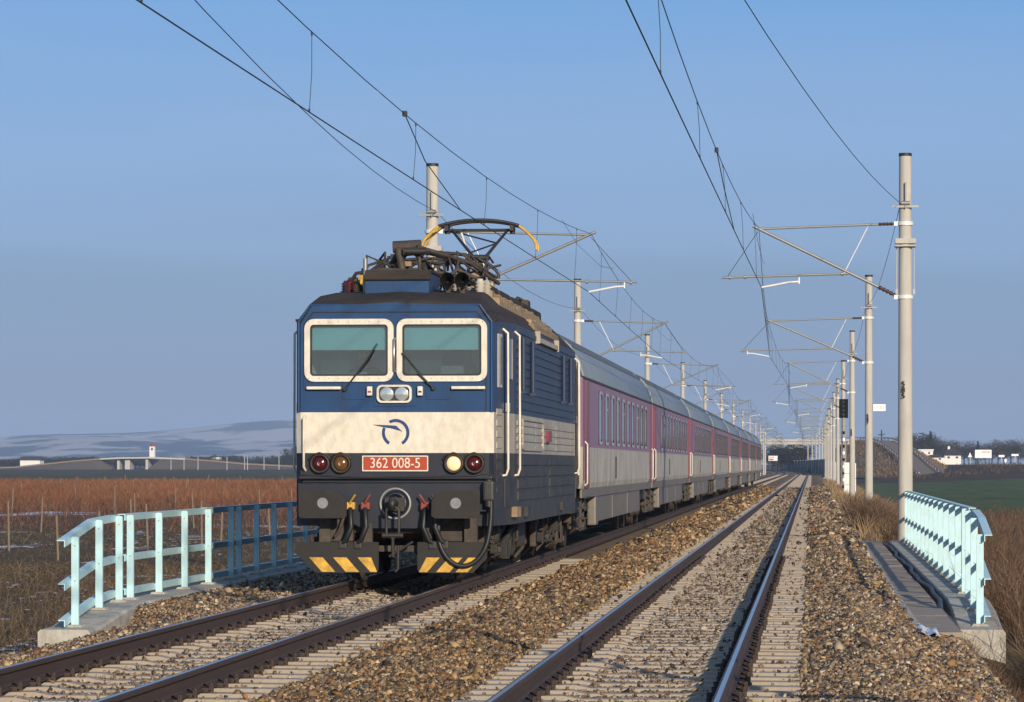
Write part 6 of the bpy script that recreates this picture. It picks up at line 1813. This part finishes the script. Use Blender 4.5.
def driver():
    """the driver seen dimly behind the left windscreen: head, shoulders and arms of one continuous figure"""
    X, Y, Z = -5.53 - 0.56, 43.2 + 1.62, 0
    t = thing('person', 'driver in grey shirt sitting dimly behind the left windscreen', 'person', (X, Y, 2.28))
    me = bpy.data.meshes.new('body')
    # pelvis, waist, chest, neck, head base, head top ; arms ; thighs
    vs = [(0, 0, 0.2), (0, 0.02, 0.38), (0, 0, 0.55), (0, -0.02, 0.66), (0, -0.05, 0.75), (0, -0.06, 0.86),
          (-0.18, 0, 0.55), (-0.25, -0.05, 0.33), (-0.16, -0.30, 0.30), (-0.13, -0.40, 0.32), (0.18, 0, 0.55), (0.25, -0.05, 0.33), (0.16, -0.30, 0.30), (0.13, -0.40, 0.32),
          (-0.1, -0.02, 0.16), (-0.12, -0.40, 0.16), (0.1, -0.02, 0.16), (0.12, -0.40, 0.16), (-0.12, -0.42, -0.02), (0.12, -0.42, -0.02)]
    es = [(0, 1), (1, 2), (2, 3), (3, 4), (4, 5), (2, 6), (6, 7), (7, 8), (8, 9), (2, 10), (10, 11), (11, 12), (12, 13), (0, 14), (14, 15), (0, 16), (16, 17), (15, 18), (17, 19)]
    rs = [0.15, 0.14, 0.15, 0.055, 0.085, 0.09, 0.065, 0.05, 0.04, 0.035, 0.065, 0.05, 0.04, 0.035, 0.085, 0.07, 0.085, 0.07, 0.05, 0.05]
    me.from_pydata(vs, es, [])
    o = bpy.data.objects.new('body', me); COL.objects.link(o); o.parent = t
    md = o.modifiers.new('skin', 'SKIN')
    if not me.skin_vertices: me.skin_vertices.new(name='')
    for i, sv in enumerate(me.skin_vertices[0].data):
        sv.radius = (rs[i], rs[i]); sv.use_root = (i == 0)
    o.modifiers.new('sub', 'SUBSURF').levels = 2
    o.modifiers['sub'].render_levels = 2
    bpy.context.view_layer.update()
    dg = bpy.context.evaluated_depsgraph_get()
    nm = bpy.data.meshes.new_from_object(o.evaluated_get(dg))
    o.modifiers.clear(); o.data = nm
    nm.materials.clear(); nm.materials.append(M['skin']); nm.materials.append(M['shirt'])
    for p in nm.polygons:
        z = p.center.z
        p.material_index = 0 if z > 0.635 or (p.center.y < -0.3 and z > 0.24) else 1
        p.use_smooth = True
    # face and hair
    b = MB(); b.tube([(0, -0.14, 0.83), (0, -0.165, 0.79), (0, -0.145, 0.775)], [0.008, 0.014, 0.008], 8); b.build('nose', M['skin'], t)
    for s in (-1, 1):
        b = MB(); b.lathe((s * 0.033, -0.138, 0.825), 'y', [(0, 0.013), (-0.007, 0.009), (-0.009, 0.001)], 10); b.build('eye', M['hair'], t)
        b = MB(); b.bbox(s * 0.092 - .008, s * 0.092 + .008, -0.07, -0.03, 0.775, 0.835, 0.006); b.build('ear', M['skin'], t)
    b = MB(); b.tube([(-0.025, -0.137, 0.745), (0, -0.145, 0.742), (0.025, -0.137, 0.745)], 0.005, 6); b.build('mouth', M['rust'], t)
    b = MB()
    for i in range(7):
        for k in range(13): pass
    bm = bmesh.new(); bmesh.ops.create_uvsphere(bm, u_segments=16, v_segments=10, radius=0.108)
    bmesh.ops.delete(bm, geom=[v for v in bm.verts if v.co.z < 0.0 and v.co.y < 0.03 or v.co.z < -0.06], context='VERTS')
    for v in bm.verts: v.co += Vector((0, -0.045, 0.85))
    b.bm(bm, 0, True); bm.free(); b.build('hair', M['hair'], t)
    # seat that carries him
    s_ = thing('cab_seat', 'dark driver seat inside the locomotive cab', 'seat', (X, Y, 2.24))
    b = MB(); b.bbox(-0.24, 0.24, -0.22, 0.22, 0.0, 0.12, 0.04); b.build('cushion', M['desk'], s_)
    b = MB(); b.bbox(-0.23, 0.23, 0.18, 0.26, 0.12, 0.62, 0.03); b.build('backrest', M['desk'], s_)
driver()

# ================================================================== COACHES
def coach_proto():
    t = thing('passenger_coach', 'first coach', 'coach', (0, 0, 0))
    L = 25.9; hw = 1.41
    side = [(hw - 0.02, 1.15), (hw, 1.25), (hw, 1.90), (hw, 3.12)]
    roof = [(hw - 0.01, 3.16), (hw - 0.08, 3.42), (hw - 0.25, 3.70), (0.80, 3.98), (0.4, 4.12), (0, 4.16)]
    half = side + roof
    prof = half + [(-x, z) for x, z in half[::-1][1:]]
    n = len(prof)
    b = MB()
    secs = [(0.0, 0.96), (0.10, 1.0), (L - 0.1, 1.0), (L, 0.96)]
    for y, f in secs:
        for x, z in prof: b.v.append((x * f, y, z))
    for j in range(3):
        for k in range(n - 1):
            kk = min(k, n - 2 - k)
            mi = 1 if kk < 2 else 0 if kk == 2 else 2
            b.f.append((j * n + k, j * n + k + 1, (j + 1) * n + k + 1, (j + 1) * n + k)); b.m.append(mi); b.s.append(kk > 3)
    for j in (0, 3):
        b.f.append(tuple(j * n + k for k in range(n))); b.m.append(3); b.s.append(False)
    for j in range(3):
        b.f.append((j * n, (j + 1) * n, (j + 1) * n + n - 1, j * n + n - 1)); b.m.append(3); b.s.append(False)
    b.build('body', [M['lilac'], M['coachgrey'], M['coachroof'], M['grimedark']], t)
    for s in (1, -1):
        if s > 0:
            for k in range(10):
                y = 5.0 + k * 1.93
                b = MB(); b.ring(rrect(y - 0.52, y + 0.52, 1.97, 3.0, 0.14), rrect(y - 0.46, y + 0.46, 2.03, 2.94, 0.10), 'x', hw - 0.01, hw + 0.014, 0, 1); f = b.build('window', [M['winframe'], M['rubber']], t)
                b = MB(); b.prism(rrect(y - 0.465, y + 0.465, 2.025, 2.945, 0.10), 'x', hw - 0.005, hw + 0.003); b.build('pane', M['pane'], f)
                if k % 3 == 1:
                    b = MB(); b.box(hw + 0.003, hw + 0.007, y - 0.45, y + 0.45, 2.66, 2.70); b.build('glazing_bar', M['winframe'], f)
        for y0, y1 in ((0.75, 1.65), (L - 1.5, L - 0.6)):
            b = MB(); x0, x1 = sorted((s * (hw - 0.01), s * (hw + 0.018))); b.bbox(x0, x1, y0, y1, 1.16, 3.1, 0.004); d = b.build('door', M['maroon'], t)
            b = MB(); x0, x1 = sorted((s * (hw + 0.010), s * (hw + 0.014))); b.prism(rrect(y0 + 0.2, y1 - 0.2, 2.1, 2.95, 0.08), 'x', x0, x1); b.build('door_window', M['pane'], d)
            b = MB()
            for y in ((y0 - 0.12) if y0 < 5 else (y1 + 0.1),): b.tube([(s * hw, y, 2.0), (s * (hw + 0.05), y, 1.95), (s * (hw + 0.05), y, 1.25), (s * hw, y, 1.2)], 0.014, 7)
            b.build('handrail', M['white'], t)
        for y0, y1 in ((0.15, 0.45),):
            b = MB(); x0, x1 = sorted((s * (hw - 0.01), s * (hw + 0.012))); b.box(x0, x1, y0, y1, 1.3, 3.1); b.build('end_panel', M['maroon'], t)
        # skirt with equipment boxes
        b = MB(); x0, x1 = sorted((s * (hw - 0.06), s * (hw - 0.02))); b.box(x0, x1, 0.2, L - 0.2, 0.98, 1.17); b.build('sill', M['skirt'], t)
        for y0, y1 in ((4.9, 9.6), (9.8, 15.2), (15.4, 20.6)):
            b = MB(); x0, x1 = sorted((s * (hw - 0.18), s * (hw - 0.05))); b.bbox(x0, x1, y0, y1, 0.48, 1.0, 0.02); b.build('skirt_panel', M['skirt'], t)
        b = MB(); x0, x1 = sorted((s * (hw - 0.2), s * (hw - 0.03))); b.bbox(x0, x1, 4.2, 4.85, 0.42, 1.02, 0.04); b.build('air_tank', M['skirt'], t)
        b = MB(); x0, x1 = sorted((s * hw, s * (hw + 0.012))); b.box(x0, x1, 9.9, 10.2, 1.3, 1.75); b.build('vent', M['grimedark'], t)
        b = MB(); b.box(x0, x1, 6.2, 6.4, 1.4, 1.7); b.build('destination_plate', M['dustplate'], t)
        for y0 in (0.9, L - 1.6):
            b = MB()
            for k in range(4):
                xx = s * (hw - 0.12 - 0.02 * (3 - k)); b.box(min(xx, xx + s * .14), max(xx, xx + s * .14), y0, y0 + 0.7, 0.4 + k * 0.19, 0.43 + k * 0.19)
            for q in (0, .68): b.box(s * (hw - 0.1) - .02, s * (hw - 0.1) + .02, y0 + q, y0 + q + .03, 0.38, 1.0)
            b.build('steps', M['grime'], t)
        for yb in (3.0, L - 3.0):
            b = MB(); x = s * 1.02; b.bbox(x - .08, x + .08, yb - 1.7, yb + 1.7, 0.52, 0.70, 0.03); b.bbox(x - .09, x + .09, yb - .5, yb + .5, .35, .6, .04)
            for q in (-1.25, 1.25): b.lathe((x + s * .06, yb + q, .46), 'x', [(-.06, .16), (.06, .15), (.1, .06), (.105, .001)] if s > 0 else [(-.105, .001), (-.1, .06), (-.06, .15), (.06, .16)], 14); b.tube([(x + s * .07, yb + q - .35, .4), (x + s * .07, yb + q - .35, .75)], .08, 8); b.tube([(x + s * .07, yb + q + .35, .4), (x + s * .07, yb + q + .35, .75)], .08, 8)
            b.build('bogie', M['grime'], t)
    for yb in (3.0, L - 3.0):
        for q in (-1.25, 1.25):
            b = MB(); b.tube([(-.8, yb + q, .46), (.8, yb + q, .46)], .07, 10)
            for s in (-1, 1): b.tube([(s * .715 - .065, yb + q, .46), (s * .715 + .065, yb + q, .46)], .46, 28)
            b.build('wheelset', M['grime'], t)
    b = MB(); b.box(-1.2, 1.2, 0.3, L - 0.3, 0.7, 1.16); b.build('underframe', M['grimedark'], t)
    b = MB()
    for y in (0.02, L - 0.02): b.ring(rrect(-0.75, 0.75, 1.15, 3.5, 0.2), rrect(-0.5, 0.5, 1.3, 3.3, 0.15), 'y', y - 0.18, y + 0.18)
    b.build('gangway', M['rubber'], t)
    b = MB()
    for y in (4, 8.5, 13, 17.5, 22): b.lathe((0, y, 4.13), 'z', [(0, .28), (.08, .28), (.13, .2), (.14, .01)], 14)
    b.build('roof_vents', M['coachroof'], t); b = MB()
    for x in (-0.75, 0.75, 1.1, -1.1, 0.93, -0.93): b.box(x - .012, x + .012, 0.3, L - .3, 3.75 if abs(x) > 1 else 3.85 if abs(x) > .9 else 3.96, 3.82 if abs(x) > 1 else 3.94 if abs(x) > .9 else 4.03)
    b.build('roof_ribs', M['ribs'], t)
    for y in (0.0, L - 0.06):
        b = MB(); rp = [(x * 1.012, z + 0.012) for x, z in roof] ; rp = rp + [(-x, z) for x, z in rp[::-1][1:]]
        b.tube([(x, y + .03, z) for x, z in rp], 0.03, 6); b.build('roof_end', M['coachroof'], t)
    b = MB()
    for s in (-1, 1):
        b = MB(); x0, x1 = sorted((s * (hw - 0.03), s * (hw + 0.015))); b.box(x0, x1, 0.1, L - 0.1, 3.13, 3.17); b.build('gutter', M['grime'], t)
    return t
CO = coach_proto()
for k in range(8):
    o = CO if k == 0 else copy_tree(CO)
    o.location = (-5.5, 58.9 + 26.2 * k, 0)
    tag(o, ['lilac and grey passenger coach coupled directly behind the locomotive', 'second lilac and grey coach from the locomotive', 'third lilac and grey coach from the locomotive', 'fourth lilac and grey coach from the locomotive', 'fifth lilac and grey coach from the locomotive', 'sixth lilac and grey coach from the locomotive', 'seventh lilac and grey coach, last but one of the train', 'lilac and grey coach at the far end of the train'][k], 'coach', 'coaches of the train')
